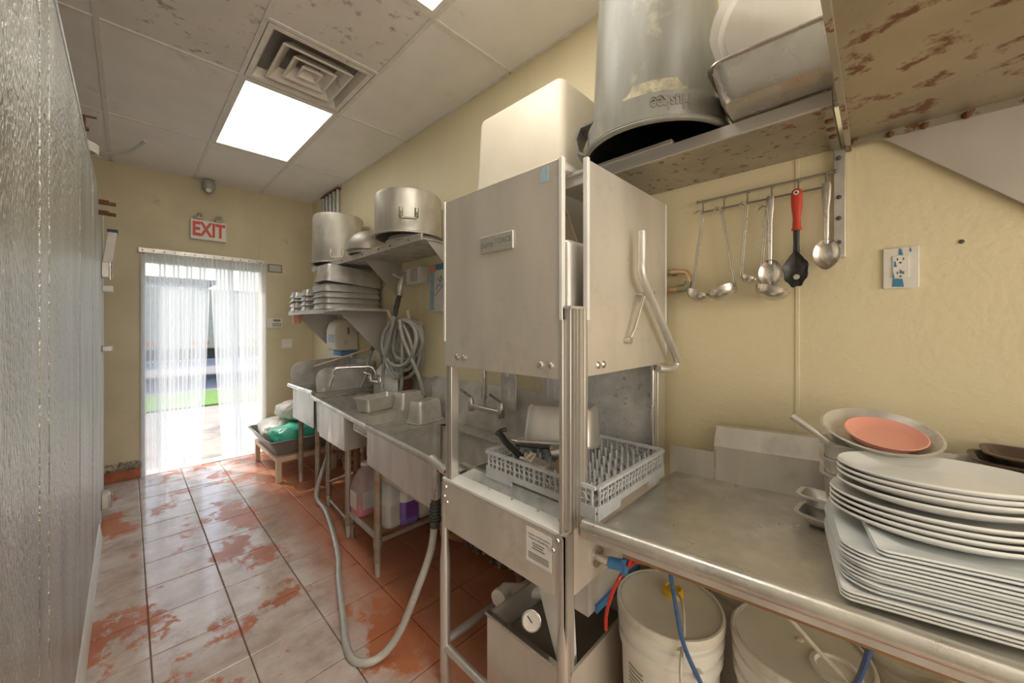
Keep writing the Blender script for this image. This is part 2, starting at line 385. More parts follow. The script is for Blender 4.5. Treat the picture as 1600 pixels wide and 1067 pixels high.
# ceiling: tiles, grid, lights, vent
ce = struct('ceiling', B().box(-1.75, XW+.1, -3, YB+.1, ZC+.10, ZC+.14), 'ceil')
xs_ = [-1.75, -1.33, -.72, -.115, .495, 1.10, XW]
tiles = []
for x0, x1 in zip(xs_, xs_[1:]):
    if abs(x0-.495) < .01: yy = [YB, 4.095, 2.875, 2.245, 1.63, .41, -.2, -1.42, -2.03, -3]; skip = {(4.095, 2.875), (2.875, 2.245), (1.63, .41), (-.2, -1.42)}
    else: yy = [YB, 4.095, 2.875, 1.64, .42, -.80, -2.02, -3]; skip = {(-.80, -2.02)} if abs(x0+.115) < .01 else set()
    for a, c in zip(yy, yy[1:]):
        if (a, c) not in skip:
            dirty = (a, c) in ((2.245, 1.63), (2.875, 1.64)) and x0 > -.2 or (a, c) == (1.64, .42)
            obj('tile', B().box(x0+.008, x1-.008, c+.008, a-.008, ZC+.004, ZC+.02), 'ceil_dirty' if dirty and x0 < 1.0 else 'ceil', ce, bevel=.002)
    for y in yy[1:-1]:
        obj('grid_bar', B().box(x0+.012, x1-.012, y-.012, y+.012, ZC-.003, ZC+.02), 'grid', ce)
for x in xs_[1:-1]:
    obj('grid_bar', B().box(x-.012, x+.012, -3, YB, ZC-.003, ZC+.02), 'grid', ce)
obj('edge_angle', B().box(XW-.022, XW, -3, YB, ZC-.003, ZC+.015), 'grid', ce)
obj('edge_angle', B().box(-1.7, XW-.022, YB-.02, YB, ZC-.003, ZC+.015), 'grid', ce)
def troffer(x0, x1, y0, y1, dm, label):
    t = thing('ceiling_light', label, 'ceiling light', ((x0+x1)/2, (y0+y1)/2, ZC), 'recessed ceiling lights')
    f = B(); k = .022
    f.box(x0+.012, x0+.012+k, y0+.012, y1-.012, ZC-.002, ZC+.02).box(x1-.012-k, x1-.012, y0+.012, y1-.012, ZC-.002, ZC+.02)
    f.box(x0+.012+k, x1-.012-k, y0+.012, y0+.012+k, ZC-.002, ZC+.02).box(x0+.012+k, x1-.012-k, y1-.012-k, y1-.012, ZC-.002, ZC+.02)
    obj('frame', f, 'grid', t)
    obj('housing', B().box(x0+.02, x1-.02, y0+.02, y1-.02, ZC+.03, ZC+.09), 'white_paint', t)
    obj('diffuser', B().box(x0+.03, x1-.03, y0+.03, y1-.03, ZC+.004, ZC+.01), dm, t)
troffer(.495, 1.10, 2.875, 4.095, 'diff_far', 'cloudy rectangular ceiling light beside the louvred air vent')
troffer(.495, 1.10, .41, 1.63, 'diff_near', 'ceiling light at the top edge above the dishwasher, only its corner in view')
troffer(.495, 1.10, -1.42, -.2, 'diff_near', 'unseen ceiling light added for fill behind the viewer over the clean dish table')  # fixture added out of view to raise the room's ambient light
troffer(-.115, .495, -2.02, -.80, 'diff_near', 'unseen ceiling light added for fill behind the viewer near the far end wall')  # second unseen fixture, also added for ambient light
# air vent
vx, vy = .7975, 2.56
t = thing('air_vent', 'square white louvred ceiling air vent with soot marks', 'vent', (vx, vy, ZC))
q = B(); a = .292
def sq(h, z): return [(vx-h*.98, vy-h, z), (vx+h*.98, vy-h, z), (vx+h*.98, vy+h, z), (vx-h*.98, vy+h, z)]
q.loft([sq(.292, ZC+.02), sq(.292, ZC-.003), sq(.262, ZC-.003), sq(.235, ZC+.055), sq(.24, ZC+.06)], False, False); obj('face_plate', q, 'vent', t, bevel=.003)
for h, z in ((.20, .012), (.125, .012), (.062, .010)):
    q = B().loft([sq(h-.055 if h > .07 else .02, ZC+.055), sq(h, ZC-z+.006), sq(h, ZC-z), sq(h-.012, ZC-z), sq(h-.062 if h > .07 else .014, ZC+.05)], False, False)
    obj('louver', q, 'vent', t, bevel=.002)
obj('duct', B().box(vx-.27, vx+.27, vy-.27, vy+.27, ZC+.065, ZC+.085), 'ink_grey', t)

# ================================================================== OUTSIDE
struct('ground', B().box(-14, 14, YB+.16, 9.2, -.09, -.03), 'concrete')
struct('lawn', B().box(-14, 14, 9.2, 11.2, -.09, .0), 'grass')
struct('street', B().box(-30, 30, 11.2, 30, -.12, -.05), 'road')
t = thing('parked_truck', 'tan box truck parked across the street beyond the strip curtain', 'truck', (1.6, 14.5, -.05))
obj('cargo_box', B().box(-1.6, 4.6, 14.0, 16.2, .85, 2.6), 'truck', t, bevel=.05)
obj('chassis', B().box(-1.5, 4.5, 14.2, 16.0, .55, .85), 'rubber', t)
for x in (-.9, 3.7):
    obj('wheel', B().cyl((x, 13.98, .38), (x, 14.25, .38), .43, 20), 'rubber', t)
for x in (.2, 1.3, 2.5): obj('reflector', B().box(x, x+.35, 13.97, 14.0, .98, 1.08), 'orange', t)
for x in (-.6, .6, 1.8, 3.0): obj('side_rib', B().box(x, x+.04, 13.98, 14.0, .9, 2.55), 'truck', t)
t = thing('pale_building', 'pale low building far across the street', 'building', (-3, 24, 0))
obj('wall', B().box(-12, 2.5, 22, 28, -.05, 3.4), 'white_paint', t); obj('roof', B().box(-12.3, 2.8, 21.6, 28.4, 3.4, 3.6), 'concrete', t)

# strip curtain
t = thing('strip_curtain', 'clear ribbed vinyl strip curtain hanging over the exit doorway', 'curtain', (.61, YB-.05, 0))
rl = obj('rail', B().box(.07, 1.165, YB-.035, YB, 2.235, 2.285), 'alum_light', t, bevel=.003)
for i in range(14):
    x = .10+i*.08; obj('rail_bolt', B().cyl((x, YB-.035, 2.26), (x, YB-.042, 2.26), .006, 8), 'ink', rl)
def strip(x0, x1, bx0, bx1, yo, ztop=2.24, zb=.02):
    b = B(); nx, nz = 16, 14
    for iz in range(nz+1):
        s = iz/nz; z = ztop+(zb-ztop)*s; e = s**1.3
        a, c = x0+(bx0-x0)*e, x1+(bx1-x1)*e
        for ix in range(nx+1):
            k = ix/nx; b.v.append((a+(c-a)*k, yo+.0022*math.sin(k*math.pi*8)+.006*math.sin(k*3.1)*s, z))
    for iz in range(nz):
        for ix in range(nx):
            p = iz*(nx+1)+ix; b.f.append((p, p+1, p+nx+2, p+nx+1))
    n = len(b.v); b.v += [(x, y+.002, z) for x, y, z in b.v]; b.f += [tuple(q+n for q in reversed(f)) for f in b.f]
    o = obj('strip', b, 'vinyl', t); return o
Yc = YB-.045
for k, a in enumerate([(.09, .29, .09, .27, 0), (.20, .38, .20, .31, -.016), (.30, .48, .305, .40, .0), (.41, .60, .42, .52, -.016), (.52, .625, .45, .545, -.03),
                       (.625, .82, .735, .91, 0), (.66, .84, .79, .93, -.016), (.78, .97, .85, .99, -.03), (.88, 1.06, .93, 1.07, 0), (.99, 1.15, .99, 1.15, -.016)]):
    strip(a[0], a[1], a[2], a[3], Yc+a[4])

# ================================================================== WALK-IN COOLER (left)
t = thing('walk_in_cooler', 'tall embossed silver walk-in cooler running along the left side', 'cooler', (-.9, 2.0, 0))
obj('insulated_body', B().box(-1.70, XL-.012, -.75, 4.60, .02, 2.43), 'ink_grey', t)
for a, c in ((-.75, .42), (.44, 1.40), (1.42, 1.55), (1.57, 2.45), (2.49, 3.30), (3.34, 4.60)):
    obj('panel', B().box(XL-.014, XL, a, c, .02, 2.43), 'cooler', t, bevel=.002)
obj('base_strip', B().prism([(XL, .001), (XL+.02, .001), (XL+.016, .012), (XL+.008, .09), (XL, .10)], 'y', -.75, 3.95), 'white_paint', t, bevel=.002)
obj('top_flashing', B().box(XL-.03, XL+.003, -.75, 4.6, 2.41, 2.435), 'galv', t)
obj('end_flashing', B().box(XL-.02, XL+.004, 4.57, 4.605, .02, 2.42), 'white_paint', t)
obj('end_rail', B().box(XL-.02, XL+.003, 3.95, 4.59, .02, .05), 'white_paint', t)
for z in (1.94, .14):
    h = obj('hinge', B().box(XL, XL+.045, 4.28, 4.40, z-.06, z+.06), 'steel_dull', t, bevel=.006)
    obj('hinge_pin', B().cyl((XL+.047, 4.34, z-.07), (XL+.047, 4.34, z+.07), .012, 12), 'steel_bright', h)
obj('latch', B().box(XL, XL+.06, 4.36, 4.44, 1.30, 1.345), 'steel_dull', t, bevel=.006)
obj('latch_plate', B().box(XL, XL+.06, 4.40, 4.50, 1.78, 1.825), 'white_paint', t, bevel=.005)
h = obj('door_closer', B().hexa([(XL, 4.40, 2.0), (XL+.06, 4.40, 1.98), (XL+.06, 4.46, 1.98), (XL, 4.46, 2.0), (XL+.03, 4.40, 2.26), (XL+.085, 4.40, 2.26), (XL+.085, 4.46, 2.26), (XL+.03, 4.46, 2.26)]), 'steel_flat', t, bevel=.004)
obj('closer_cap', B().box(XL+.028, XL+.088, 4.395, 4.465, 2.258, 2.28), 'rubber', h)
for z in (2.375, 2.30):
    obj('bracket', B().box(XL, XL+.085, 3.92, 3.95, z-.008, z+.012).box(XL, XL+.05, 3.92, 3.95, z+.012, z+.022), 'rust', t)
solo('bent_conduit', B().tube(spline([(-.40, 3.22, 2.445), (-.26, 3.20, 2.445), (-.14, 3.15, 2.468), (-.05, 3.06, 2.47), (.02, 2.98, 2.488), (.066, 2.90, 2.525)]), .009, 10), 'hose', 'stiff grey-brown cable end sticking out above the cooler', 'cable')
q = B()
for k in range(4): q.tube([(-.17+.055*math.cos(s), 3.05+.08*math.sin(s), 2.445+.012*k+.006*math.sin(s*2)) for s in (2*math.pi*j/24 for j in range(24))], .006, 8, True)
solo('cable_coil', q, 'white_plastic', 'small coil of white cable lying on the cooler top edge', 'cable')
solo('metal_hook', B().box(-.16, -.13, 2.68, 2.71, 2.435, 2.445).cyl((-.145, 2.695, 2.445), (-.145, 2.695, 2.50), .005, 8).cyl((-.16, 2.695, 2.50), (-.105, 2.695, 2.503), .005, 8), 'rust', 'small rusty metal stub standing on the cooler top edge', 'bracket')

# ================================================================== BACK WALL THINGS
t = thing('exit_sign', 'white exit sign with red letters and two small lamp heads', 'sign', (.613, YB, 2.44))
obj('sign_body', B().box(.46, .767, YB-.055, YB-.001, 2.435, 2.645), 'white_plastic', t, bevel=.006)
obj('lettering', text_b('EXIT', .205, frame_m((.613, YB-.057, 2.538), *FACE_F), .001, None, .66, .007), 'red_letters', t)
for x in (.53, .70):
    h = obj('lamp_head', B().lathe([(.012, -.02), (.03, -.012), (.038, .01), (.032, .03), (.01, .04)], (0, 0, 0), 16).xf(TR(x, YB-.045, 2.672, 0, 70)), 'cream_plastic', t)
    obj('lamp_lens', B().lathe([(.026, 0), (.02, .008), (.004, .011)], (0, 0, 0), 16).xf(TR(x, YB-.085, 2.686, 0, 70)), 'steel_bright', h)
t = thing('security_camera', 'small dome security camera under the ceiling edge', 'camera', (.61, YB-.06, 2.97))
obj('mount', B().lathe([(.05, .10), (.06, .075), (.058, .03), (.05, .0)], (.61, YB-.07, 2.975), 24), 'hose', t)
obj('dome', B().ball((.61, YB-.085, 2.975), .042), 'hose', t)
obj('lens', B().cyl((.605, YB-.12, 2.965), (.60, YB-.138, 2.955), .022, 16), 'white_plastic', t)
t = thing('alarm_keypad', 'white alarm keypad with small screen right of the doorway', 'keypad', (1.245, YB, 1.48))
obj('case', B().box(1.165, 1.325, YB-.03, YB-.001, 1.485, 1.60), 'white_plastic', t, bevel=.006)
obj('screen', B().box(1.225, 1.30, YB-.032, YB-.03, 1.56, 1.585), 'ink_grey', t)
for i in range(4):
    for j in range(2): obj('key', B().box(1.218+i*.024, 1.234+i*.024, YB-.034, YB-.03, 1.502+j*.022, 1.517+j*.022), 'ink_grey', t)
t = thing('light_switch', 'white double rocker light switch on the tan wall', 'switch', (1.378, YB, 1.27))
obj('plate', B().box(1.318, 1.438, YB-.008, YB-.001, 1.235, 1.345), 'white_plastic', t, bevel=.003)
for x in (1.335, 1.383): obj('rocker', B().box(x, x+.038, YB-.013, YB-.008, 1.255, 1.325), 'paper', t, bevel=.002)
t = thing('junction_cover', 'dirty grey metal cover plate beside the curtain rail', 'cover plate', (1.25, YB, 2.16))
obj('backing', B().box(1.175, 1.325, YB-.006, YB-.001, 2.155, 2.255), 'ink_grey', t, bevel=.008)
obj('plate', B().box(1.19, 1.31, YB-.011, YB-.006, 2.168, 2.242), 'steel_flat', t)
t = thing('conduit_bundle', 'short bundle of grey metal conduits in the top far corner', 'pipes', (1.62, 4.62, 2.6))
for i in range(5): obj('pipe', B().cyl((1.655, 4.36+i*.11, 2.45), (1.655, 4.36+i*.11, ZC-.03), .02, 12), 'galv', t)
obj('rusty_clip', B().box(1.632, 1.68, 4.32, 4.84, ZC-.04, ZC-.025), 'rust', t)

# ================================================================== SHELVES ON THE RIGHT WALL (far)
def gusset(b, y, z, x0, x1, h, th=.004): b.prism([(x0, z), (x1, z), (x1, z-h), (x1-.03, z-h)], 'y', y-th/2, y+th/2); return b
t = thing('wall_shelf', 'steel wall shelf carrying the upturned stock pots', 'shelf', (1.48, 3.05, 2.04))
obj('board', B().box(1.30, 1.672, 2.05, 4.05, 2.052, 2.062), 'steel_dull', t)
lp = obj('front_lip', B().box(1.285, 1.30, 2.05, 4.05, 2.045, 2.088), 'alum_light', t, bevel=.002)
for y in (2.2, 2.45, 2.62, 2.9, 3.3, 3.7): obj('rivet', B().cyl((1.285, y, 2.066), (1.281, y, 2.066), .007, 8), 'ink', lp)
for y in (2.06, 2.98, 3.98): obj('bracket', gusset(B(), y, 2.052, 1.33, 1.672, .30), 'steel_flat', t)
t = thing('lower_wall_shelf', 'low steel wall shelf with a white edge strip holding stacked steam pans', 'shelf', (1.45, 3.8, 1.6))
obj('board', B().box(1.20, 1.672, 3.06, 4.50, 1.63, 1.652), 'steel_dull', t)
obj('edge_strip', B().box(1.195, 1.20, 3.46, 4.50, 1.618, 1.655), 'white_plastic', t)
for y in (3.25, 4.42): obj('bracket', gusset(B(), y, 1.63, 1.24, 1.672, .42), 'steel_flat', t)
obj('wall_plate', B().box(1.655, 1.674, 4.25, 4.62, .95, 1.60), 'galv', t)
# pots
def pot_up(x, y, z, r, h, n=48, lipw=.018):
    return B().lathe([(r*.97, 0), (r+lipw, 0), (r+lipw, .006), (r, .014), (r*1.0, .05), (r*.985, h-.03), (r*.96, h-.008), (r*.90, h), (r*.5, h+.001), (.004, h)], (x, y, z), n, False, True)
def pot_in(x, y, z, r, h): return B().lathe([(r*.97, .002), (r*.95, h-.04), (.004, h-.035)], (x, y, z), 32, False, True)
def bail(p, n, tvec, up, wd):     # pot handle: two plates and a drooping bar
    p, n, tv, up = Vector(p), Vector(n).normalized(), Vector(tvec).normalized(), Vector(up)
    b = B(); pts = [p-tv*wd/2+n*.006, p-tv*wd/2+n*.03-up*.03, p-tv*wd/2*.9+n*.045-up*.05, p+tv*wd/2*.9+n*.045-up*.05, p+tv*wd/2+n*.03-up*.03, p+tv*wd/2+n*.006]
    b.tube(pts, .008, 8)
    for s in (-1, 1):
        c = p+tv*s*wd/2
        b.tube([c+up*.03, c-up*.03], .013, 8)
    return b
t = thing('stock_pot', 'wide aluminium stock pot upside down with side handle, nearest the dishwasher', 'pot', (1.415, 2.42, 2.09))
obj('pot_wall', pot_up(1.415, 2.42, 2.125, .235, .305), 'alum', t); obj('pot_inside', pot_in(1.415, 2.42, 2.125, .235, .3), 'alum', t)
n = Vector((-1.415, -2.42, 0)).normalized(); tv = Vector((-n.y, n.x, 0))
obj('handle', bail(Vector((1.415, 2.42, 2.255))+n*.236, n, tv, (0, 0, 1), .10), 'brass', t)
solo('pot_ring', B().lathe([(.172, 0), (.20, 0), (.20, .006), (.185, .012), (.18, .034), (.15, .036), (.004, .036)], (1.44, 2.38, 2.088), 40, True, True), 'alum', 'shallow aluminium lid pan nested under the wide stock pot', 'pan')
t = thing('tall_stock_pot', 'tall aluminium stock pot upside down at the far end of the shelf', 'pot', (1.42, 3.72, 2.09))
obj('pot_wall', pot_up(1.42, 3.72, 2.085, .228, .46, 48, .012), 'alum', t); obj('pot_inside', pot_in(1.42, 3.72, 2.085, .228, .45), 'alum', t)
n = Vector((-1.42, -3.1, 0)).normalized(); tv = Vector((-n.y, n.x, 0))
obj('handle', bail(Vector((1.42, 3.72, 2.17))+n*.229, n, tv, (0, 0, 1), .10), 'steel_dull', t)
for k, (dz, r, lb) in enumerate(((.0, .145, 'lower steel mixing bowl of the upturned pair on the shelf'), (.028, .155, 'upper steel mixing bowl upside down between the two stock pots'))):
    prof = [(r*.97, 0), (r+.012, 0), (r+.012, .005), (r, .008)]+[(r*math.cos(a), .02+.15*math.sin(a)) for a in (math.pi/2*i/8 for i in range(1, 8))]+[(.004, .17)]
    solo('mixing_bowl', B().lathe(prof, (1.39, 3.03, 2.09+dz), 40, False, True), 'alum', lb, 'bowl', 'upturned mixing bowls')
# steam pans on the lower shelf
def place_pan(name, L, W, D, Mx, mat, label, cat='pan', group=None, inv=False, **k):
    b = pan_b(L, W, D, **k)
    if inv: b.xf(Matrix.Translation((0, 0, D)) @ Matrix.Rotation(math.pi, 4, 'X'))
    b.xf(Mx); return solo(name, b, mat, label, cat, group)
names = ['bottom', 'second', 'third', 'fourth']
for i in range(4):
    place_pan('steam_pan', .53, .325, .065, TR(1.405, 3.47+.004*(i % 2), 1.652+i*.050+(.0 if i else 0), 1.5*(i % 2)), 'steel_dull', names[i]+' full-size steam pan up in the upturned stack on the lower shelf', 'pan', 'stacked steam pans', True)
place_pan('steam_pan', .53, .325, .15, TR(1.415, 3.47, 1.868, -1, 0, 5), 'steel_dull', 'deep steam pan lying tilted on top of the upturned stack', 'pan', 'stacked steam pans', True)
obj('tape_label', B().box(1.133, 1.1345, 3.46, 3.56, 1.815, 1.85), 'pale_blue_print', bpy.data.objects['steam_pan.003'])
for s, (y, wd) in enumerate(((3.93, .16), (4.27, .17))):
    for i in range(4):
        place_pan('small_pan', .33, wd, .06, TR(1.32+.0*i, y, 1.652+i*.045+.002*i, 0, (0, 3, -3, 2)[i]*(s*2.2)), 'steel', ['bottom', 'second', 'third', 'top'][i]+(' small pan of the middle stack on the lower shelf', ' small pan of the crooked stack nearest the doorway')[s], 'pan', 'stacked small pans', True, r=.02)
solo('wrapped_bundle', B().lathe([(.03, 0), (.075, .015), (.09, .06), (.07, .11), (.03, .13)], (1.45, 4.12, 1.86), 12), 'grey_tub', 'dark crumpled bundle behind the small pans on the lower shelf', 'bundle')
t = thing('plastic_cup', 'white and red plastic cup hanging under the lower shelf end', 'cup', (1.30, 4.46, 1.53))
obj('cup_wall', B().lathe([(.036, 0), (.048, .09), (.044, .09), (.033, .004)], (1.26, 4.43, 1.53), 20, True, True), 'pink', t)
# items on the wall
t = thing('soap_dispenser', 'cream soap dispenser with round lock on the wall above the far sink', 'dispenser', (1.55, 3.97, 1.24))
obj('shell', B().prism([(1.672, 1.255), (1.46, 1.255), (1.44, 1.30), (1.44, 1.46), (1.465, 1.54), (1.52, 1.575), (1.672, 1.575)], 'y', 3.85, 4.11), 'cream_plastic', t, bevel=.02, seg=3)
obj('lock', B().cyl((1.55, 3.85, 1.34), (1.55, 3.842, 1.34), .03, 20), 'steel_dull', t)
obj('window', B().box(1.555, 1.575, 3.845, 3.851, 1.42, 1.49), 'ink_grey', t)
obj('label', B().box(1.436, 1.441, 3.90, 4.04, 1.34, 1.42), 'pale_blue_print', t)
obj('blue_tray', B().box(1.50, 1.66, 3.88, 4.08, 1.20, 1.255), 'blue_print', t, bevel=.01)
solo('round_sticker', B().cyl((XW-.005, 3.55, 1.53), (XW-.008, 3.55, 1.53), .07, 28), 'paper', 'round white sticker on the wall below the shelf', 'sticker')
t = thing('hung_brush', 'brown-handled brush hanging by the hose hook over the sinks', 'brush', (1.63, 3.3, 1.1))
obj('handle', B().cyl((1.62, 3.28, 1.44), (1.60, 3.40, 1.28), .018, 12), 'brown_wood', t)
obj('shaft', B().cyl((1.60, 3.40, 1.28), (1.56, 3.56, 1.06), .008, 8), 'steel_bright', t)
t = thing('drain_stick', 'thin wooden stick leaning across the far sink', 'stick', (1.45, 3.8, 1.0))
obj('rod', B().cyl((1.20, 3.72, 1.13), (1.64, 3.45, 1.30), .009, 10), 'wood', t)
t = thing('sink_hose_loop', 'looped grey hose hooked on the wall between far and middle sinks', 'hose', (1.60, 3.35, .9))
obj('tube', B().tube(spline([(1.50, 3.42, .93), (1.56, 3.44, 1.05), (1.60, 3.46, 1.20), (1.62, 3.40, 1.29), (1.62, 3.28, 1.27), (1.60, 3.22, 1.15), (1.58, 3.22, 1.02), (1.56, 3.25, .93)]), .014, 10), 'hose', t)
obj('wall_hook', B().box(1.65, 1.676, 3.36, 3.44, 1.27, 1.37), 'steel_bright', t, bevel=.004)
t = thing('disconnect_box', 'small white electrical box with a handle on the wall', 'electrical box', (1.64, 2.72, 1.83))
obj('case', B().box(1.60, 1.675, 2.56, 2.78, 1.845, 1.975), 'white_paint', t, bevel=.006)
obj('cover', B().box(1.59, 1.60, 2.61, 2.70, 1.86, 1.96), 'steel_flat', t, bevel=.003)
obj('lever', B().tube([(1.63, 2.80, 1.95), (1.61, 2.85, 1.95), (1.61, 2.87, 1.90), (1.61, 2.85, 1.86), (1.63, 2.80, 1.86)], .007, 8), 'steel_bright', t)
t = thing('wall_poster', 'curled blue and white poster on the wall half hidden by the dishwasher', 'poster', (1.67, 2.4, 1.61))
obj('sheet', B().box(1.669, 1.673, 2.22, 2.53, 1.615, 1.985), 'paper', t)
obj('header', B().box(1.667, 1.669, 2.22, 2.46, 1.935, 1.982), 'blue_print', t)
obj('side_band', B().box(1.667, 1.669, 2.475, 2.53, 1.63, 1.925), 'pale_blue_print', t)
obj('corner_patch', B().box(1.666, 1.669, 2.455, 2.535, 1.925, 1.985), 'pink', t)
obj('drawing', B().tube([(1.668, 2.42, 1.87), (1.668, 2.39, 1.84), (1.668, 2.37, 1.86), (1.668, 2.39, 1.885)], .007, 6).tube([(1.668, 2.45, 1.79), (1.668, 2.42, 1.82), (1.668, 2.38, 1.815)], .006, 6).tube([(1.668, 2.46, 1.74), (1.668, 2.36, 1.81)], .005, 6), 'pale_blue_print', t)
# coiled hose on wooden hanger
t = thing('hose_hanger', 'wooden block hanger nailed to the wall holding the coiled hose', 'hanger', (1.63, 2.78, 1.5))
obj('block', B().prism([(2.63, 1.50), (2.70, 1.465), (2.83, 1.465), (2.91, 1.52), (2.90, 1.555), (2.64, 1.545)], 'x', 1.56, 1.676), 'wood', t, bevel=.006)
for y, a in ((2.93, .05), (2.66, .0)): obj('peg', B().cyl((1.57, y-a*.6, 1.50), (1.545, y+a, 1.63), .014, 8), 'wood', t)
t = thing('coiled_hose', 'thick grey hose wound in a big coil on the wall', 'hose', (1.6, 2.77, 1.15))
q = B(); rn = random.Random(3); pts = []
for k in range(9*28):
    s = 2*math.pi*k/28; tn = k/28
    ry = .21+.075*math.sin(tn*2.3)+.01*math.sin(tn*7); rz = .20+.04*math.cos(tn*1.7)
    pts.append((1.625-.014*tn+.012*math.sin(s*2+tn), 2.765+.05*math.sin(tn*1.9)+ry*math.sin(s), 1.555-rz+rz*math.cos(s)))
q.tube(pts, .0145, 9); obj('coil', q, 'hose', t)
obj('tail', B().tube(spline([(1.50, 2.78, 1.60), (1.49, 2.80, 1.5), (1.50, 2.92, 1.30), (1.52, 3.02, 1.10), (1.50, 3.00, .98), (1.47, 2.88, .905), (1.46, 2.74, .90), (1.52, 2.62, .93), (1.60, 2.6, .96)]), .0145, 10), 'hose', t)
obj('loose_strand', B().tube(spline([(1.50, 2.70, 1.55), (1.49, 2.64, 1.42), (1.50, 2.52, 1.25), (1.53, 2.46, 1.10), (1.57, 2.47, .98)]), .0145, 10), 'hose', t)
obj('drop_strand', B().tube(spline([(1.55, 2.76, 1.20), (1.55, 2.76, 1.05), (1.54, 2.78, .90)]), .0145, 10), 'hose', t)
g = obj('spray_grip', B().tube([(1.50, 2.78, 1.58), (1.51, 2.77, 1.66), (1.53, 2.765, 1.75)], [.016, .022, .018], 12), 'rubber', t)
obj('trigger_valve', B().tube([(1.53, 2.765, 1.75), (1.54, 2.76, 1.83), (1.56, 2.76, 1.90)], [.018, .026, .02], 12).cyl((1.54, 2.76, 1.84), (1.56, 2.66, 1.79), .007, 8).cyl((1.555, 2.76, 1.89), (1.53, 2.86, 1.93), .013, 10), 'steel_dull', g)

# ================================================================== SINK RUN
def xf_(y): return .975+.06*(y-1.49)
XBK = 1.645
def slab(b, y0, y1, z0, z1, a=None, c=None, da=0, dc=0):
    f = lambda y: (xf_(y)+da) if a is None else a
    g = lambda y: (XBK+dc) if c is None else c
    return b.hexa([(f(y0), y0, z0), (g(y0), y0, z0), (g(y1), y1, z0), (f(y1), y1, z0), (f(y0), y0, z1), (g(y0), y0, z1), (g(y1), y1, z1), (f(y1), y1, z1)])
def leg(parent, x, y, ztop, r=.021, mat='rustleg'):
    l = obj('leg', B().cyl((x, y, .09), (x, y, ztop), r, 14), mat, parent)
    obj('foot', B().lathe([(.012, 0), (.017, .006), (.018, .095)], (x, y, 0), 12), 'steel_dull', l)
def basin(parent, y0, y1, xa, xb, zt, zb, name='basin', mat='steel_dull'):
    b = B(); cx, cy = (xa+xb)/2, (y0+y1)/2; L, W = xb-xa, y1-y0
    b.loft([rrect(L, W, .035, zt, 5, cx, cy), rrect(L-.008, W-.008, .04, zb+.03, 5, cx, cy), rrect(L-.06, W-.06, .03, zb+.004, 5, cx, cy)], False, True)
    for k in range(len(b.f)): b.f[k] = b.f[k]
    b.loft([rrect(L+.006, W+.006, .037, zt, 5, cx, cy), rrect(L, W, .04, zb+.03, 5, cx, cy), rrect(L-.055, W-.055, .03, zb, 5, cx, cy)], False, True)
    return obj(name, b, mat, parent)
# near: soiled dish table with a basin
S1 = thing('dish_sink', 'stainless dish sink with stepped bed next to the dishwasher', 'sink', (1.3, 1.9, 0))
yn, yf = 1.34, 2.48
obj('front_roll', B().tube([(xf_(yn), yn, .884), (xf_(yf), yf, .890)], .019, 14), 'steel_h', S1)
obj('front_wall', slab(slab(B(), 1.40, 2.22, .655, .875, None, None, .005, 0).xf(Matrix.Identity(4)), 1.40, 2.22, .655, .875) if False else slab(B(), yn, 2.24, .655, .88, None, None, .004, -(XBK-xf_(1.9)-.010)) if False else B().hexa([(xf_(yn)+.004, yn, .655), (xf_(yn)+.012, yn, .655), (xf_(2.24)+.012, 2.24, .655), (xf_(2.24)+.004, 2.24, .655), (xf_(yn)+.004, yn, .885), (xf_(yn)+.012, yn, .885), (xf_(2.24)+.012, 2.24, .885), (xf_(2.24)+.004, 2.24, .885)]), 'steel', S1)
q = B(); slab(q, 2.20, yf, .812, .82, None, None, .012, 0); slab(q, yn, 1.40, .812, .82, None, None, .012, 0); slab(q, 1.40, 2.20, .812, .82, 1.50, None); slab(q, 1.40, 2.20, .812, .82, None, 1.06, .012)
obj('bed', q, 'steel_h', S1)
obj('step_wall', slab(B(), yf, yf+.008, .812, .885, None, None, .01, 0), 'steel', S1)
basin(S1, 1.40, 2.20, 1.055, 1.505, .818, .56)
obj('backsplash', B().prism([(XBK, .81), (XBK+.006, .81), (XBK+.010, 1.07), (1.670, 1.11), (1.670, 1.115), (XBK+.004, 1.075)], 'y', yn, yf), 'steel_dull', S1)
for x, y in ((1.045, 2.14), (1.52, 2.14), (1.52, 1.42)): leg(S1, x, y, .82, .022)
obj('brace', B().cyl((1.045, 2.14, .21), (1.52, 2.14, .21), .014, 10), 'rustleg', S1)
obj('leg_collar', B().cyl((1.045, 2.14, .185), (1.045, 2.14, .235), .027, 12), 'rustleg', S1)
obj('drain_pipe', B().tube([(1.28, 1.8, .57), (1.28, 1.8, .30), (1.40, 1.8, .22), (1.62, 1.8, .22)], .025, 12), 'brown_wood', S1)
# middle drainboard and sink
S2 = thing('middle_sink', 'middle stainless sink with a flat drainboard and rusting pipe legs', 'sink', (1.35, 2.95, 0))
q = B(); slab(q, yf+.008, 2.78, .875, .884, None, None, .008, 0); slab(q, 2.78, 3.36, .875, .886, None, 1.10, .008); slab(q, 2.78, 3.36, .875, .886, 1.56, None); slab(q, 3.36, 3.44, .875, .90, None, None, .008, 0)
obj('drainboard', q, 'steel_h', S2)
basin(S2, 2.78, 3.36, 1.095, 1.565, .884, .60)
obj('apron', B().hexa([(xf_(2.66)+.006, 2.66, .63), (xf_(2.66)+.014, 2.66, .63), (xf_(3.25)+.014, 3.25, .61), (xf_(3.25)+.006, 3.25, .61), (xf_(2.66)+.004, 2.66, .89), (xf_(2.66)+.012, 2.66, .89), (xf_(3.25)+.012, 3.25, .90), (xf_(3.25)+.004, 3.25, .90)]), 'steel', S2)
obj('apron_side', slab(B(), 2.655, 2.663, .63, .876, None, None, .01, -.08), 'steel', S2)
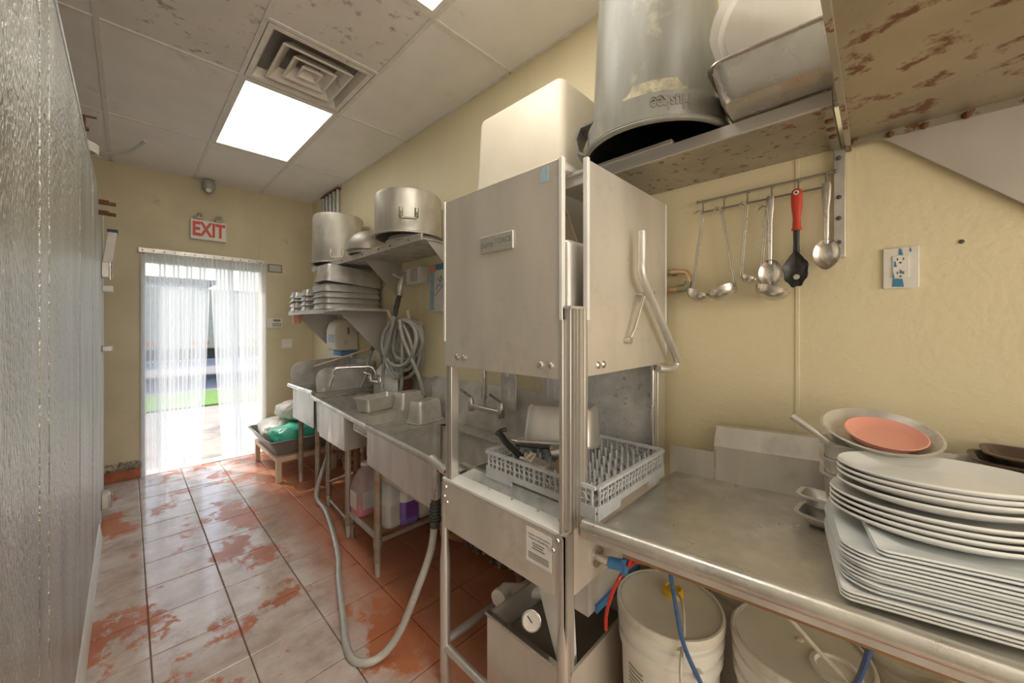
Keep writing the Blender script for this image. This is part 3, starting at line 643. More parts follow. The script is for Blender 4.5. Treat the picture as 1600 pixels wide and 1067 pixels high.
obj('backsplash', B().prism([(XBK, .87), (XBK+.006, .87), (XBK+.010, 1.06), (1.670, 1.09), (1.670, 1.095), (XBK+.004, 1.065)], 'y', yf+.008, 3.44), 'steel_dull', S2)
for x, y in ((1.092, 2.69), (1.17, 3.28), (1.55, 3.28)): leg(S2, x, y, .87 if y < 2.7 else .62, .021)
obj('brace', B().cyl((1.17, 3.28, .20), (1.11, 2.67, .46), .010, 8), 'rustleg', S2)
obj('floor_rail', B().cyl((1.17, 3.26, .06), (1.10, 2.62, .10), .010, 8), 'rustleg', S2)
obj('drain_pipe', B().tube([(1.33, 3.1, .61), (1.33, 3.1, .33), (1.40, 3.0, .25), (1.62, 3.0, .25)], .026, 12), 'brown_wood', S2)
obj('front_roll', B().tube([(xf_(yf), yf+.001, .890), (xf_(3.42), 3.42, .902)], .019, 14), 'steel_h', S2)
# far sink with side splashes
S3 = thing('far_sink', 'deep far sink with rounded steel side splashes', 'sink', (1.38, 3.78, 0))
ya, yb_ = 3.47, 4.06
obj('front_roll', B().tube([(1.115, ya, .927), (1.095, yb_+.03, .932)], .021, 14), 'steel_bright', S3)
obj('rim', B().box(1.115, 1.16, ya, yb_, .918, .926).box(1.56, XBK, ya, yb_, .918, .926).box(1.16, 1.56, ya, ya+.045, .918, .926).box(1.16, 1.56, yb_-.045, yb_, .918, .926), 'steel_h', S3)
basin(S3, ya+.045, yb_-.045, 1.16, 1.56, .924, .62)
obj('apron', B().box(1.118, 1.126, ya, yb_, .62, .92), 'steel', S3)
obj('apron_side', B().box(1.118, XBK, ya, ya+.006, .62, .92), 'steel_dull', S3)
def splash(y, xa, zt):
    p = [(xa+.01, .92)]+[(xa+.10-.10*math.cos(a), zt-.10+.10*math.sin(a)) for a in (math.pi/2*i/8 for i in range(9))]+[(XBK+.02, zt+.03), (XBK+.02, .92)]
    return B().prism(p, 'y', y-.003, y+.003)
obj('side_splash', splash(ya+.01, 1.135, 1.135), 'steel_dull', S3); obj('side_splash', splash(yb_-.005, 1.10, 1.155), 'steel_dull', S3)
obj('backsplash', B().box(XBK, XBK+.012, ya, yb_, .92, 1.17), 'steel_dull', S3)
for x, y in ((1.165, ya+.05), (1.165, yb_-.08), (1.58, ya+.05), (1.58, yb_-.08)): leg(S3, x, y, .64, .021)
obj('drain_pipe', B().tube([(1.36, 3.76, .63), (1.36, 3.76, .30), (1.62, 3.7, .22)], .026, 12), 'brown_wood', S3)
solo('sponge', B().lathe([(.01, 0), (.03, .006), (.034, .025), (.022, .05), (.006, .06)], (1.20, ya+.035, .926), 9), 'white_bag', 'white crumpled sponge at the corner of the far sink', 'sponge')
# splash box behind the middle sink
t = thing('splash_box', 'white metal splash box with a rusted open side behind the middle sink', 'box', (1.6, 2.95, .9))
obj('cover', B().prism([(1.53, .888), (1.642, .888), (1.642, 1.19), (1.60, 1.16), (1.53, 1.06)], 'y', 2.80, 3.22), 'white_paint', t, bevel=.004)
obj('rusted_side', B().prism([(1.54, .89), (1.640, .89), (1.640, 1.175), (1.60, 1.15), (1.54, 1.05)], 'y', 2.765, 2.799), 'rust', t)
# faucets
def faucet(name, label, y, pts, x=1.60, z=.98):
    t = thing(name, label, 'faucet', (x, y, z))
    obj('body', B().cyl((x, y-.10, z), (x, y+.10, z), .017, 12).cyl((x, y-.09, z), (1.65, y-.09, z), .022, 12).cyl((x, y+.09, z), (1.65, y+.09, z), .022, 12), 'steel_bright', t)
    obj('spout', B().tube(spline(pts), .012, 10), 'steel_bright', t)
    for s in (-1, 1):
        v = obj('valve', B().lathe([(.02, 0), (.022, .03), (.014, .05)], (x, y+s*.09, z), 12), 'steel_bright', t)
        obj('lever', B().cyl((x, y+s*.09, z+.05), (x-.05, y+s*.12, z+.075), .008, 8), 'steel_bright', v)
faucet('wall_faucet', 'chrome swing-spout faucet over the middle sink', 3.12, [(1.50, 3.10, 1.0), (1.49, 3.10, 1.10), (1.46, 3.12, 1.15), (1.40, 3.14, 1.155), (1.24, 3.20, 1.155), (1.19, 3.215, 1.14), (1.18, 3.22, 1.08), (1.155, 3.23, 1.0)], 1.50, 1.02)
t = thing('pre_rinse_faucet', 'double riser pre-rinse faucet behind the dish rack', 'faucet', (1.58, 1.72, .9))
obj('cross_bar', B().cyl((1.55, 1.60, .985), (1.55, 1.88, .985), .017, 12), 'steel_bright', t)
for y in (1.60, 1.88):
    v = obj('valve', B().lathe([(.02, 0), (.024, .02), (.022, .06), (.012, .09)], (1.55, y, .955), 14), 'steel_bright', t)
    obj('lever', B().cyl((1.55, y, 1.045), (1.49, y+.04, 1.10), .009, 8), 'steel_bright', v)
obj('riser', B().cyl((1.55, 1.755, .98), (1.55, 1.755, 1.75), .013, 12).cyl((1.55, 1.755, 1.05), (1.55, 1.755, 1.13), .02, 12), 'steel_bright', t)
obj('riser', B().cyl((1.60, 1.80, 1.06), (1.60, 1.80, 1.75), .012, 12), 'steel_dull', t)
obj('mount_plate', B().prism([(1.60, 1.00), (1.60, 1.20), (1.57, 1.27), (1.51, 1.27), (1.475, 1.20), (1.475, 1.00)], 'x', 1.585, 1.592).xf(Matrix.Translation((0, .04, 0))), 'steel_dull', t, bevel=.004)
obj('bolt_rod', B().cyl((1.58, 1.58, 1.20), (1.58, 1.58, 1.32), .012, 10), 'steel_dull', t)

# things in and on the sinks
place_pan('deep_pan', .325, .175, .10, TR(1.30, 2.66, .885, 12), 'steel', 'open deep steel pan standing on the drainboard', r=.03)
place_pan('upturned_pan', .26, .16, .15, TR(1.50, 2.335, .822, 12), 'steel_dull', 'front upturned deep pan on the sink ledge', 'pan', 'upturned pans by the sink', True, r=.03)
place_pan('upturned_pan', .325, .17, .15, TR(1.465, 2.60, .885, 0), 'steel_dull', 'rear upturned deep pan on the drainboard against the wall', 'pan', 'upturned pans by the sink', True, r=.03) if False else place_pan('upturned_pan', .25, .16, .12, TR(1.505, 2.565, .885, 4), 'steel_dull', 'rear upturned deep pan on the drainboard against the wall', 'pan', 'upturned pans by the sink', True, r=.03)
# under-sink shelf with jugs
t = thing('under_sink_shelf', 'low rusty metal shelf on short legs under the dish sink', 'shelf', (1.3, 2.45, 0))
obj('board', B().hexa([(1.09, 2.25, .185), (1.50, 2.18, .185), (1.50, 2.70, .185), (1.10, 2.70, .185), (1.09, 2.25, .197), (1.50, 2.18, .197), (1.50, 2.70, .197), (1.10, 2.70, .197)]), 'brown_wood', t)
obj('front_lip', B().hexa([(1.082, 2.25, .16), (1.09, 2.25, .16), (1.10, 2.70, .16), (1.092, 2.70, .16), (1.082, 2.25, .20), (1.09, 2.25, .20), (1.10, 2.70, .20), (1.092, 2.70, .20)]), 'galv', t)
for x, y in ((1.105, 2.27), (1.115, 2.67), (1.48, 2.22), (1.48, 2.67)): obj('leg', B().cyl((x, y, 0), (x, y, .186), .017, 10), 'rustleg', t)
def jug(name, x, y, s, mat, label, liq=None, liqh=.10, lab=None, cap=True):
    t = thing(name, label, 'jug', (x, y, .197), 'chemical jugs under the sink')
    h = .305*s; a = .072*s
    def sec(k, z, r=.03): return rrect(2*a*k, 2*a*k, r*s*k, z, 5, x, y)
    zs = [(.9, 0), (1, .012), (1, .16), (.97, .18), (.70, .235), (.42, .268), (.30, .275), (.28, .295)]
    obj('bottle', B().loft([sec(k, .197+z*s, .045) for k, z in zs]), mat, t)
    if liq: obj('liquid', B().loft([sec(.93, .201, .042), sec(.965, .212, .042), sec(.965, .197+liqh*s, .042)]), liq, t)
    if lab: obj('label', B().box(x-a*1.012, x-a*.99, y-a*.62, y+a*.62, .197+.045*s, .197+.15*s).box(x-a*.62, x+a*.62, y-a*1.012, y-a*.99, .197+.045*s, .197+.15*s), lab, t)
    obj('handle', B().tube(spline([(x+a*.2, y, .197+.265*s), (x+a*.75, y, .197+.25*s), (x+a*.92, y, .197+.20*s), (x+a*.8, y, .197+.17*s)]), .010*s, 8), mat, t)
    if cap: obj('cap', B().cyl((x, y, .197+.293*s), (x, y, .197+.315*s), .023*s, 14), 'white_plastic', t)
jug('chemical_jug', 1.165, 2.585, 1.12, 'jug', 'clear jug with pink liquid at the bottom under the sink', 'pink_liquid', .065, 'label_grey')
jug('white_jug', 1.29, 2.47, 1.0, 'jug_white', 'plain white jug behind the clear pink one', None, 0, 'label_grey')
jug('white_jug', 1.22, 2.30, .98, 'jug_white', 'white jug with a printed label between two sink legs', None, 0, 'label_grey')
jug('purple_jug', 1.31, 2.27, 1.0, 'purple', 'purple jug with a dark purple label under the dish sink', None, 0, 'purple_label', False)
o = bpy.data.objects['purple_jug']; obj('shoulder', B().loft([rrect(.146*k, .146*k, .045, .197+z, 5, 1.31, 2.27) for k, z in ((1.005, .155), (1.0, .18), (.72, .236), (.44, .27), (.32, .277), (.30, .305))]), 'white_plastic', o)
jug('white_jug', 1.43, 2.27, .82, 'jug_white', 'short pale jug at the back of the low shelf', None, 0, None)

# bench, grey tub and bags by the door
t = thing('low_bench', 'low pale wooden bench beside the doorway', 'bench', (1.35, 4.55, 0))
obj('top_rail', B().box(.99, 1.03, 4.10, 4.98, .195, .24), 'wood', t); obj('top_rail', B().box(1.50, 1.54, 4.10, 4.98, .195, .24), 'wood', t)
obj('top_rail', B().box(1.03, 1.50, 4.10, 4.14, .195, .24), 'wood', t); obj('top_rail', B().box(1.03, 1.50, 4.94, 4.98, .195, .24), 'wood', t)
for x in (.99, 1.498):
    for y in (4.10, 4.93): obj('leg', B().box(x, x+.042, y, y+.048, 0, .195), 'wood', t)
place_pan('grey_tub', .68, .92, .16, TR(1.255, 4.52, .242, 0), 'grey_tub', 'wide grey plastic tub resting on the low bench', 'tub', r=.05, lip=.02, taper=.07, t=.004)
from mathutils import noise as mnoise
def bag(name, cx, cy, cz, sx, sy, sz, seed, mat, label, rz=0):
    b = B(); n = 56; L = []; off = Vector((seed*3.1, seed*1.7, 0))
    for i in range(25):
        a = -math.pi/2+math.pi*i/24; ca = max(.015, abs(math.cos(a))**.5); z = (abs(math.sin(a))**.75)*math.copysign(1, math.sin(a))
        ring = []
        for j in range(n):
            s = 2*math.pi*j/n; c, d = math.cos(s), math.sin(s)
            p = Vector((math.copysign(abs(c)**.5, c)*sx/2*ca, math.copysign(abs(d)**.5, d)*sy/2*ca, z*sz/2))
            k = mnoise.noise(p*6+off)*.10-abs(mnoise.noise(p*13+off))*.10+mnoise.noise(p*30+off)*.02
            q = Vector((p.x*(1+k), p.y*(1+k), p.z*(1+k*1.3)+.03*mnoise.noise(Vector((p.x*7, p.y*7, seed)))))
            ring.append(q)
        L.append(ring)
    b.loft(L); b.xf(TR(cx, cy, cz, rz)); return solo(name, b, mat, label, 'bag')
bag('flour_bag', 1.22, 4.66, .39, .50, .52, .24, 4, 'white_bag', 'white bag lying in the grey tub by the curtain')
bag('green_bag', 1.24, 4.30, .415, .50, .34, .18, 9, 'teal_bag', 'green plastic bag lying across the grey tub', 6)
bag('white_sack', 1.34, 4.52, .60, .50, .40, .19, 15, 'white_bag', 'pale sack lying on top of the green bag', 8)

# floor hose with spray nozzle
t = thing('floor_hose', 'long grey hose looping over the wet floor with a spray nozzle', 'hose', (.8, 1.9, 0))
hp = spline([(.962, 1.425, .60), (.95, 1.44, .48), (.91, 1.49, .30), (.86, 1.545, .12), (.80, 1.58, .035), (.735, 1.61, .017), (.70, 1.68, .016), (.715, 1.79, .016), (.76, 1.93, .016), (.86, 2.25, .016), (.95, 2.50, .016), (1.04, 2.85, .016), (1.11, 3.18, .017), (1.115, 3.40, .05), (1.15, 3.42, .20), (1.22, 3.41, .40), (1.30, 3.40, .55)], 10)
obj('tube', B().tube(hp, .0165, 12), 'hose_light', t)
gz = obj('nozzle_grip', B().tube([(.962, 1.425, .60), (.963, 1.42, .64), (.962, 1.415, .70), (.96, 1.41, .735)], [.021, .024, .024, .019], 12), 'rubber', t)
for k in range(6): obj('grip_ring', B().cyl((.962, 1.419-.001*k, .625+k*.015), (.962, 1.419-.001*k, .632+k*.015), .027, 12), 'rubber', gz)
obj('nozzle_body', B().tube([(.96, 1.41, .735), (.957, 1.405, .78), (.955, 1.40, .84), (.955, 1.395, .885)], [.02, .024, .018, .022], 12), 'steel_dull', t)
obj('nozzle_head', B().cyl((.955, 1.44, .905), (.955, 1.32, .875), .019, 12), 'steel_dull', t)
obj('trigger', B().tube([(.94, 1.37, .87), (.93, 1.38, .80), (.945, 1.40, .74)], .006, 8), 'steel_bright', t)
obj('hanging_wire', B().tube([(.95, 1.385, .885), (.93, 1.33, .88), (.94, 1.28, .87)], .0035, 6), 'copper', t)

# ================================================================== DISHWASHER
W = thing('dishwasher', 'tall stainless door-type dishwasher with a raised hood', 'dishwasher', (1.26, .97, 0))
X0, X1, Y0, Y1 = .92, 1.615, .652, 1.285
ZT, ZH = 2.012, 1.338
fp = obj('hood_front_panel', B().box(X0-.004, X0+.004, Y0+.034, Y1-.006, ZH, ZT), 'steel_hood', W, bevel=.0015)
sp = obj('hood_side_panel', B().box(1.008, 1.612, Y0-.004, Y0+.004, ZH+.005, ZT+.012), 'steel_hood', W, bevel=.0015)
obj('edge_strip', B().box(X0-.008, X0+.010, Y0+.026, Y0+.040, ZH+.18, ZT+.003), 'white_paint', fp, bevel=.003)
obj('edge_strip', B().box(.998, 1.013, Y0-.008, Y0+.010, ZH+.18, ZT+.018), 'white_paint', sp, bevel=.003)
obj('edge_strip', B().box(X0-.008, X0+.010, Y1-.010, Y1+.002, ZH+.10, ZT+.003), 'white_paint', fp, bevel=.003)
obj('edge_strip', B().box(1.606, 1.618, Y0-.006, Y0+.008, ZH+.03, ZT+.01), 'white_paint', sp, bevel=.003)
obj('hood_side_panel', B().box(X0+.03, 1.60, Y1-.006, Y1, ZH, ZT), 'steel_hood', W)
obj('inner_hood', B().box(X0+.05, 1.57, Y0+.045, Y1-.045, ZH+.01, 1.78), 'steel', W, bevel=.02, seg=3)
for y in (1.195, 1.152, .762, .722):
    obj('bolt', B().lathe([(.012, 0), (.012, .004), (.007, .009)], (0, 0, 0), 12).xf(TR(X0-.004, y, 1.378, 0, 0, -90)), 'steel_bright', fp)
for x in (1.062, 1.095):
    obj('bolt', B().lathe([(.012, 0), (.012, .004), (.007, .009)], (0, 0, 0), 12).xf(TR(x, Y0-.004, 1.375, 0, 90)), 'steel_bright', sp)
obj('seal_sticker', B().box(X0-.0055, X0-.004, .735, .765, 1.955, 2.0), 'pale_blue_print', fp)
bd = obj('badge', B().box(X0-.012, X0-.004, .882, 1.052, 1.765, 1.828), 'steel_post', fp, bevel=.006, seg=3)
o = text_b('pure', .036, frame_m((X0-.0122, 1.012, 1.796), *FACE_L), .0004, None, 1, .0004); o2 = text_b('FORCE', .026, frame_m((X0-.0122, .928, 1.800), *FACE_L), .0004, None, 1, .0008)
k = len(o.v); o.v += o2.v; o.f += [tuple(i+k for i in f) for f in o2.f]
o.tube([(X0-.0125, .968, 1.790), (X0-.0125, .968, 1.812), (X0-.0125, .978, 1.818), (X0-.0125, .966, 1.813), (X0-.0125, .960, 1.798)], .0022, 5)
tx = bpy.data.objects.new('tmp', None)
me = obj('lettering', o, 'ink_grey', W); bpy.data.objects.remove(tx)
# posts
def chan(b, x0, x1, y0, y1, z0, z1, grooves):
    b.box(x0, x1, y0, y1, z0, z1); return b
pr = obj('corner_post', B().box(X0+.004, .985, Y0+.004, Y0+.026, .885, 1.56), 'steel_post', W, bevel=.002)
obj('post_flange', B().box(X0-.006, X0+.006, Y0+.026, Y0+.040, .84, 1.56), 'steel_post', pr, bevel=.002)
obj('post_flange', B().box(.985, 1.003, Y0-.006, Y0+.010, .84, 1.56), 'steel_post', pr, bevel=.002)
obj('post_groove', B().box(X0+.012, X0+.018, Y0+.000, Y0+.006, .885, 1.555), 'ink_grey', pr)
for gx in (X0+.030, X0+.048): obj('post_groove', B().box(gx, gx+.004, Y0+.002, Y0+.006, .885, 1.555), 'ink_grey', pr)
obj('post_cap', B().box(X0+.000, 1.0, Y0+.000, Y0+.034, 1.553, 1.562), 'steel_flat', pr)
pl = obj('corner_post', B().box(X0, X0+.04, Y1-.042, Y1-.002, .86, 1.56), 'steel_post', W, bevel=.003)
obj('post_groove', B().box(X0-.001, X0+.001, Y1-.026, Y1-.018, .87, 1.55), 'ink_grey', pl)
obj('corner_post', B().box(1.54, 1.615, Y0, Y0+.035, .86, 1.5), 'steel_post', W, bevel=.003)
obj('corner_post', B().box(1.545, 1.605, Y1-.04, Y1, .86, 1.5), 'steel_flat', W, bevel=.003)
obj('slide_rod', B().cyl((1.533, Y0+.02, .92), (1.533, Y0+.02, 1.34), .008, 10), 'steel_bright', W)
obj('back_panel', B().box(1.60, 1.606, Y0+.03, Y1-.04, .88, 1.9), 'interior', W)
# lever
lv = obj('lift_lever', B().tube(spline([(1.275, Y0-.055, 1.838), (1.275, Y0-.055, 1.74), (1.272, Y0-.055, 1.70), (1.30, Y0-.055, 1.655), (1.40, Y0-.055, 1.56), (1.54, Y0-.055, 1.42), (1.60, Y0-.055, 1.365), (1.608, Y0-.05, 1.345), (1.59, Y0-.045, 1.328), (1.54, Y0-.04, 1.325), (1.50, Y0-.02, 1.33)], 6), .0155, 12), 'steel', W)
obj('lever_link', B().tube([(1.325, Y0-.04, 1.62), (1.265, Y0-.03, 1.49), (1.245, Y0-.02, 1.45)], .007, 8).cyl((1.245, Y0-.03, 1.45), (1.245, Y0, 1.45), .012, 10), 'steel_bright', lv)
obj('pivot_bolt', B().cyl((1.345, Y0-.07, 1.62), (1.345, Y0, 1.62), .009, 10), 'steel_bright', lv)
# tank
tk = obj('tank_front', B().box(X0-.004, X0+.004, Y0+.03, Y1+.01, .668, .868), 'steel_hood', W, bevel=.0015)
obj('tank_end', B().hexa([(X0, Y0+.020, .665), (1.60, Y0+.020, .665), (1.60, Y0+.028, .665), (X0, Y0+.028, .665), (X0, Y0+.020, .875), (1.60, Y0+.020, .895), (1.60, Y0+.028, .895), (X0, Y0+.028, .875)]), 'steel_hood', W)
obj('tank_end', B().box(X0, 1.60, Y1, Y1+.008, .665, .875), 'steel_hood', W)
obj('tank_back', B().box(1.592, 1.60, Y0+.03, Y1, .665, .875), 'steel_dull', W)
obj('tank_bottom', B().box(X0+.004, 1.592, Y0+.03, Y1, .665, .675), 'steel_dull', W)
obj('front_ledge', B().hexa([(X0-.006, Y0+.03, .862), (X0+.045, Y0+.03, .872), (X0+.045, Y1+.01, .872), (X0-.006, Y1+.01, .862), (X0-.006, Y0+.03, .872), (X0+.045, Y0+.03, .884), (X0+.045, Y1+.01, .884), (X0-.006, Y1+.01, .872)]), 'white_paint', W, bevel=.001)
obj('splash_guard', B().hexa([(X0+.044, Y0+.06, .884), (X0+.048, Y0+.06, .884), (X0+.048, Y1-.045, .884), (X0+.044, Y1-.045, .884), (X0+.070, Y0+.09, .918), (X0+.074, Y0+.09, .918), (X0+.074, Y1-.10, .918), (X0+.070, Y1-.10, .918)]), 'galv', W)
obj('rack_rail', B().box(X0+.075, X0+.10, Y0+.03, Y1, .895, .912), 'steel_dull', W); obj('rack_rail', B().box(1.45, 1.475, Y0+.03, Y1, .895, .912), 'steel_dull', W)
for y, z in ((1.05, .874), (.93, .876), (.81, .878), (.72, .88)): obj('rivet', B().ball((X0+.035, y, .886), .005, 8), 'steel_bright', W)
nb = obj('notice', B().box(X0-.0052, X0-.004, .722, .826, .735, .845), 'paper', tk)
for k, (s, z, sz) in enumerate((('Equipment and Use Conditions', .8255, .0072), ('Property of Ecolab Inc.', .814, .0088))):
    obj('print', text_b(s, sz, frame_m((X0-.0055, .774, z), *FACE_L), .0002), 'ink', nb) if False else obj('print', text_b(s, sz, frame_m((X0-.0055, .774, z), *FACE_L), .0002), 'ink', tk)
q = B()
for z, a, c in ((.800, .75, .80), (.792, .755, .797), (.784, .748, .80)): q.box(X0-.0057, X0-.005, a, c, z-.0018, z+.0018)
for z in (.766, .7605, .755, .7495): q.box(X0-.0057, X0-.005, .732, .816, z-.0014, z+.0014)
obj('print_lines', q, 'ink_grey', tk)
for y, z in ((.695, .848), (.712, .812), (1.27, .84), (1.28, .80), (1.262, .78)): obj('bolt', B().lathe([(.008, 0), (.008, .004), (.005, .008)], (0, 0, 0), 10).xf(TR(X0-.004, y, z, 0, 0, -90)), 'steel_bright', tk)
# legs and rails
for x, y in ((X0+.006, Y1+.008), (X0+.004, Y0+.028), (1.56, Y0+.03), (1.56, Y1)):
    top = .85 if y > 1 else .86
    l = obj('leg', B().tube([(x, y, .06), (x, y, .52), (x, y, .60), (x, y, top)], [.021, .021, .015, .014], 14), 'steel_post', W)
    obj('foot', B().lathe([(.014, 0), (.02, .008), (.019, .07)], (x, y, 0), 12), 'steel_dull', l)
obj('leg_angle', B().box(X0-.008, X0+.034, Y0+.012, Y0+.024, .45, .87), 'steel_post', W); obj('leg_angle', B().box(X0-.008, X0-.002, Y0+.012, Y0+.046, .45, .87), 'steel_post', W, bevel=.002)
obj('rail', B().cyl((X0+.006, Y1+.008, .185), (1.56, Y1, .185), .017, 12), 'steel_post', W)
obj('rail', B().cyl((X0+.006, Y1+.008, .165), (X0+.006, Y0+.03, .165), .017, 12), 'steel_post', W)
# scrap box
bx = obj('scrap_box', B().box(.975, .985, .70, 1.085, .10, .385).box(.985, 1.48, 1.075, 1.085, .10, .385).box(.985, 1.48, .70, .71, .10, .385).box(1.47, 1.48, .71, 1.075, .10, .385).box(.985, 1.47, .71, 1.075, .10, .112), 'steel_hood', W)
obj('box_rim', B().box(.965, .99, .695, 1.09, .383, .395), 'steel_bright', bx, bevel=.004)
obj('strainer', B().box(.99, 1.465, .715, 1.07, .27, .278), 'ink_grey', bx)
obj('chute', B().hexa([(1.04, .735, .30), (1.08, .735, .30), (1.08, .785, .30), (1.04, .785, .30), (1.00, .735, .66), (1.05, .735, .66), (1.05, .875, .66), (1.00, .875, .66)]), 'white_paint', W, bevel=.004)
gz = obj('dial_gauge', B().lathe([(.006, -.03), (.03, -.012), (.034, 0), (.034, .012), (.030, .014), (.003, .014)], (0, 0, 0), 24).xf(frame_m((.985, .865, .475), (.6, -.8, 0), (.25, .2, .95))), 'steel_bright', W)
obj('dial_face', B().cyl((0, 0, .013), (0, 0, .016), .029, 24).xf(frame_m((.985, .865, .475), (.6, -.8, 0), (.25, .2, .95))), 'paper', gz)
obj('dial_needle', B().box(-.002, .002, -.005, .02, .0165, .0175).xf(frame_m((.985, .865, .475), (.6, -.8, 0), (.25, .2, .95)) @ Matrix.Rotation(.7, 4, 'Z')), 'ink', gz)
obj('drain_elbow', B().tube([(1.16, 1.16, .345), (1.10, 1.15, .345)], .032, 14).cyl((1.115, 1.152, .345), (1.095, 1.148, .345), .037, 14).cyl((1.16, 1.16, .345), (1.30, 1.05, .32), .028, 12), 'white_plastic', W)
vb = obj('inlet_valve', B().cyl((1.09, Y0+.02, .735), (1.09, Y0-.03, .735), .014, 12).cyl((1.09, Y0+.022, .735), (1.09, Y0+.010, .735), .034, 18), 'steel_bright', W)
obj('blue_cap', B().cyl((1.09, Y0-.03, .735), (1.10, Y0-.075, .74), .018, 12).box(1.088, 1.112, Y0-.085, Y0-.073, .715, .765), 'blue_plastic', vb)
obj('port', B().cyl((1.16, Y0+.022, .79), (1.16, Y0+.008, .79), .026, 16), 'steel_dull', W)
obj('control_box', B().box(1.06, 1.42, Y0+.03, Y0+.12, .54, .655), 'steel_flat', W); obj('blue_gasket', B().box(1.10, 1.42, Y0+.02, Y0+.03, .535, .56), 'blue_plastic', W)

# dish rack in the machine
RX0, RX1, RY0, RY1, RZ = .985, 1.47, .605, 1.095, .913
t = thing('dish_rack', 'grey plastic peg dish rack inside the dishwasher opening', 'dish rack', ((RX0+RX1)/2, (RY0+RY1)/2, RZ))
def rack_side(f, L):        # f(s, z, d): along, up, out
    b = B()
    def bx(s0, s1, z0, z1, d0=0, d1=.007):
        p = [f(s0, z0, d0), f(s1, z0, d0), f(s1, z0, d1), f(s0, z0, d1), f(s0, z1, d0), f(s1, z1, d0), f(s1, z1, d1), f(s0, z1, d1)]; b.hexa(p)
    bx(0, L, .094, .104, -.003, .010); bx(0, L, .036, .042)
    bx(0, L*.28, 0, .036); bx(L*.72, L, 0, .036); bx(L*.28, L*.72, .020, .036)
    n = 10
    for i in range(n+1):
        s = .012+(L-.024)*i/n; bx(s-.0025, s+.0025, .042, .094)
    for i in range(n):
        s = .012+(L-.024)*(i+.5)/n; h = (L-.024)/n/2
        for sg in (-1, 1): b.tube([f(s+h*(k/4-1)*1.0 if False else s-h+2*h*k/6, .068+sg*.012*math.sin(math.pi*((k/6*2) % 1)) if k not in (0, 3, 6) else .068, .0035) for k in range(7)], .0024, 5)
        b.tube([f(s, .042, .0035), f(s, .094, .0035)], .002, 5)
    return b
L1, L2 = RX1-RX0, RY1-RY0
obj('side', rack_side(lambda s, z, d: (RX0-d, RY0+s, RZ+z), L2), 'rack_plastic', t)
obj('side', rack_side(lambda s, z, d: (RX1+d, RY0+s, RZ+z), L2), 'rack_plastic', t)
obj('side', rack_side(lambda s, z, d: (RX0+s, RY0-d, RZ+z), L1), 'rack_plastic', t)
obj('side', rack_side(lambda s, z, d: (RX0+s, RY1+d, RZ+z), L1), 'rack_plastic', t)
q = B()
for i in range(11):
    k = i/10; q.box(RX0+L1*k-.003 if 0 < i < 10 else RX0+L1*k-.002, RX0+L1*k+.003, RY0, RY1, RZ+.018, RZ+.026); q.box(RX0, RX1, RY0+L2*k-.003, RY0+L2*k+.003, RZ+.018, RZ+.026)
obj('base_grid', q, 'rack_plastic', t)
p0 = None
for i in range(9):
    for j in range(9):
        x, y = RX0+L1*(i+1)/10, RY0+L2*(j+1)/10
        if p0 is None: p0 = obj('peg', B().lathe([(.0058, 0), (.0048, .06), (.002, .066)], (x, y, RZ+.024), 8), 'rack_plastic', t)
        else:
            o = dup(p0, t); o.location = (x-RX0-L1/10, y-RY0-L2/10, 0)
place_pan('half_pan', .325, .265, .15, TR(1.33, .985, 1.008, -66, -4, 0), 'steel', 'upturned half-size steel pan sitting in the dish rack', 'pan', None, True, r=.045)
t = thing('kitchen_tool', 'black-handled steel scoop lying in the front of the dish rack', 'utensil', (1.03, .93, 1.0))
obj('handle', B().tube(spline([(1.075, 1.13, 1.055), (1.06, 1.10, 1.06), (1.045, 1.04, 1.035), (1.035, .97, 1.01)]), [.006]*8+[.014]*17, 10) if False else B().tube(spline([(1.075, 1.13, 1.055), (1.06, 1.10, 1.06), (1.045, 1.04, 1.035), (1.035, .95, 1.005)]), .0125, 10), 'black', t)
obj('tip', B().tube(spline([(1.075, 1.13, 1.055), (1.10, 1.14, 1.058), (1.125, 1.13, 1.062)]), .009, 8), 'black', t)
obj('blade', B().hexa([(1.02, .96, .995), (1.06, .95, .995), (1.07, .84, .985), (1.02, .84, .985), (1.02, .96, 1.015), (1.06, .95, 1.018), (1.07, .84, 1.008), (1.02, .84, 1.004)]), 'steel_post', t, bevel=.006)
for k, (x, y, z, lb) in enumerate(((1.14, .90, 1.0, 'small steel cup lying at the back of the rack front half'), (1.05, .785, .995, 'steel cup lying on its side next to the rack corner'), (1.15, .83, 1.005, 'small bright cup half hidden by the dishwasher post'))):
    r = (.032, .034, .028)[k]
    b = B().lathe([(.003, 0), (r*.9, 0), (r, .008), (r, .06), (r+.003, .064), (r-.002, .064), (r-.003, .008), (.003, .005)], (0, 0, 0), 20).xf(TR(x, y, z+r*.2, 40+50*k, 78))
    solo('steel_cup', b, ('steel_bright', 'copper', 'steel_bright')[k], lb, 'cup', 'cups in the dish rack')
solo('cord_tangle', B().tube(spline([(1.03, .905, 1.02), (1.01, .915, 1.04), (.995, .90, 1.03), (1.01, .885, 1.045), (1.03, .89, 1.03), (1.015, .91, 1.03), (1.0, .885, 1.02), (1.025, .88, 1.04)], 6, True), .0028, 6, True), 'cream_plastic', 'small tangle of cream cord on the utensils in the rack', 'cord')
t = thing('tongs', 'dark tongs lying across the rear of the dish rack', 'tongs', (1.2, 1.0, 1.0))
obj('arm', B().tube([(1.10, 1.05, 1.018), (1.24, .80, 1.02)], .007, 8), 'rubber', t); obj('arm', B().tube([(1.11, 1.055, 1.03), (1.26, .82, 1.03)], .007, 8), 'steel_dull', t)
obj('loop', B().tube(spline([(1.10, 1.05, 1.025), (1.08, 1.07, 1.03), (1.07, 1.05, 1.045), (1.09, 1.035, 1.04)]), .003, 6), 'steel_bright', t)

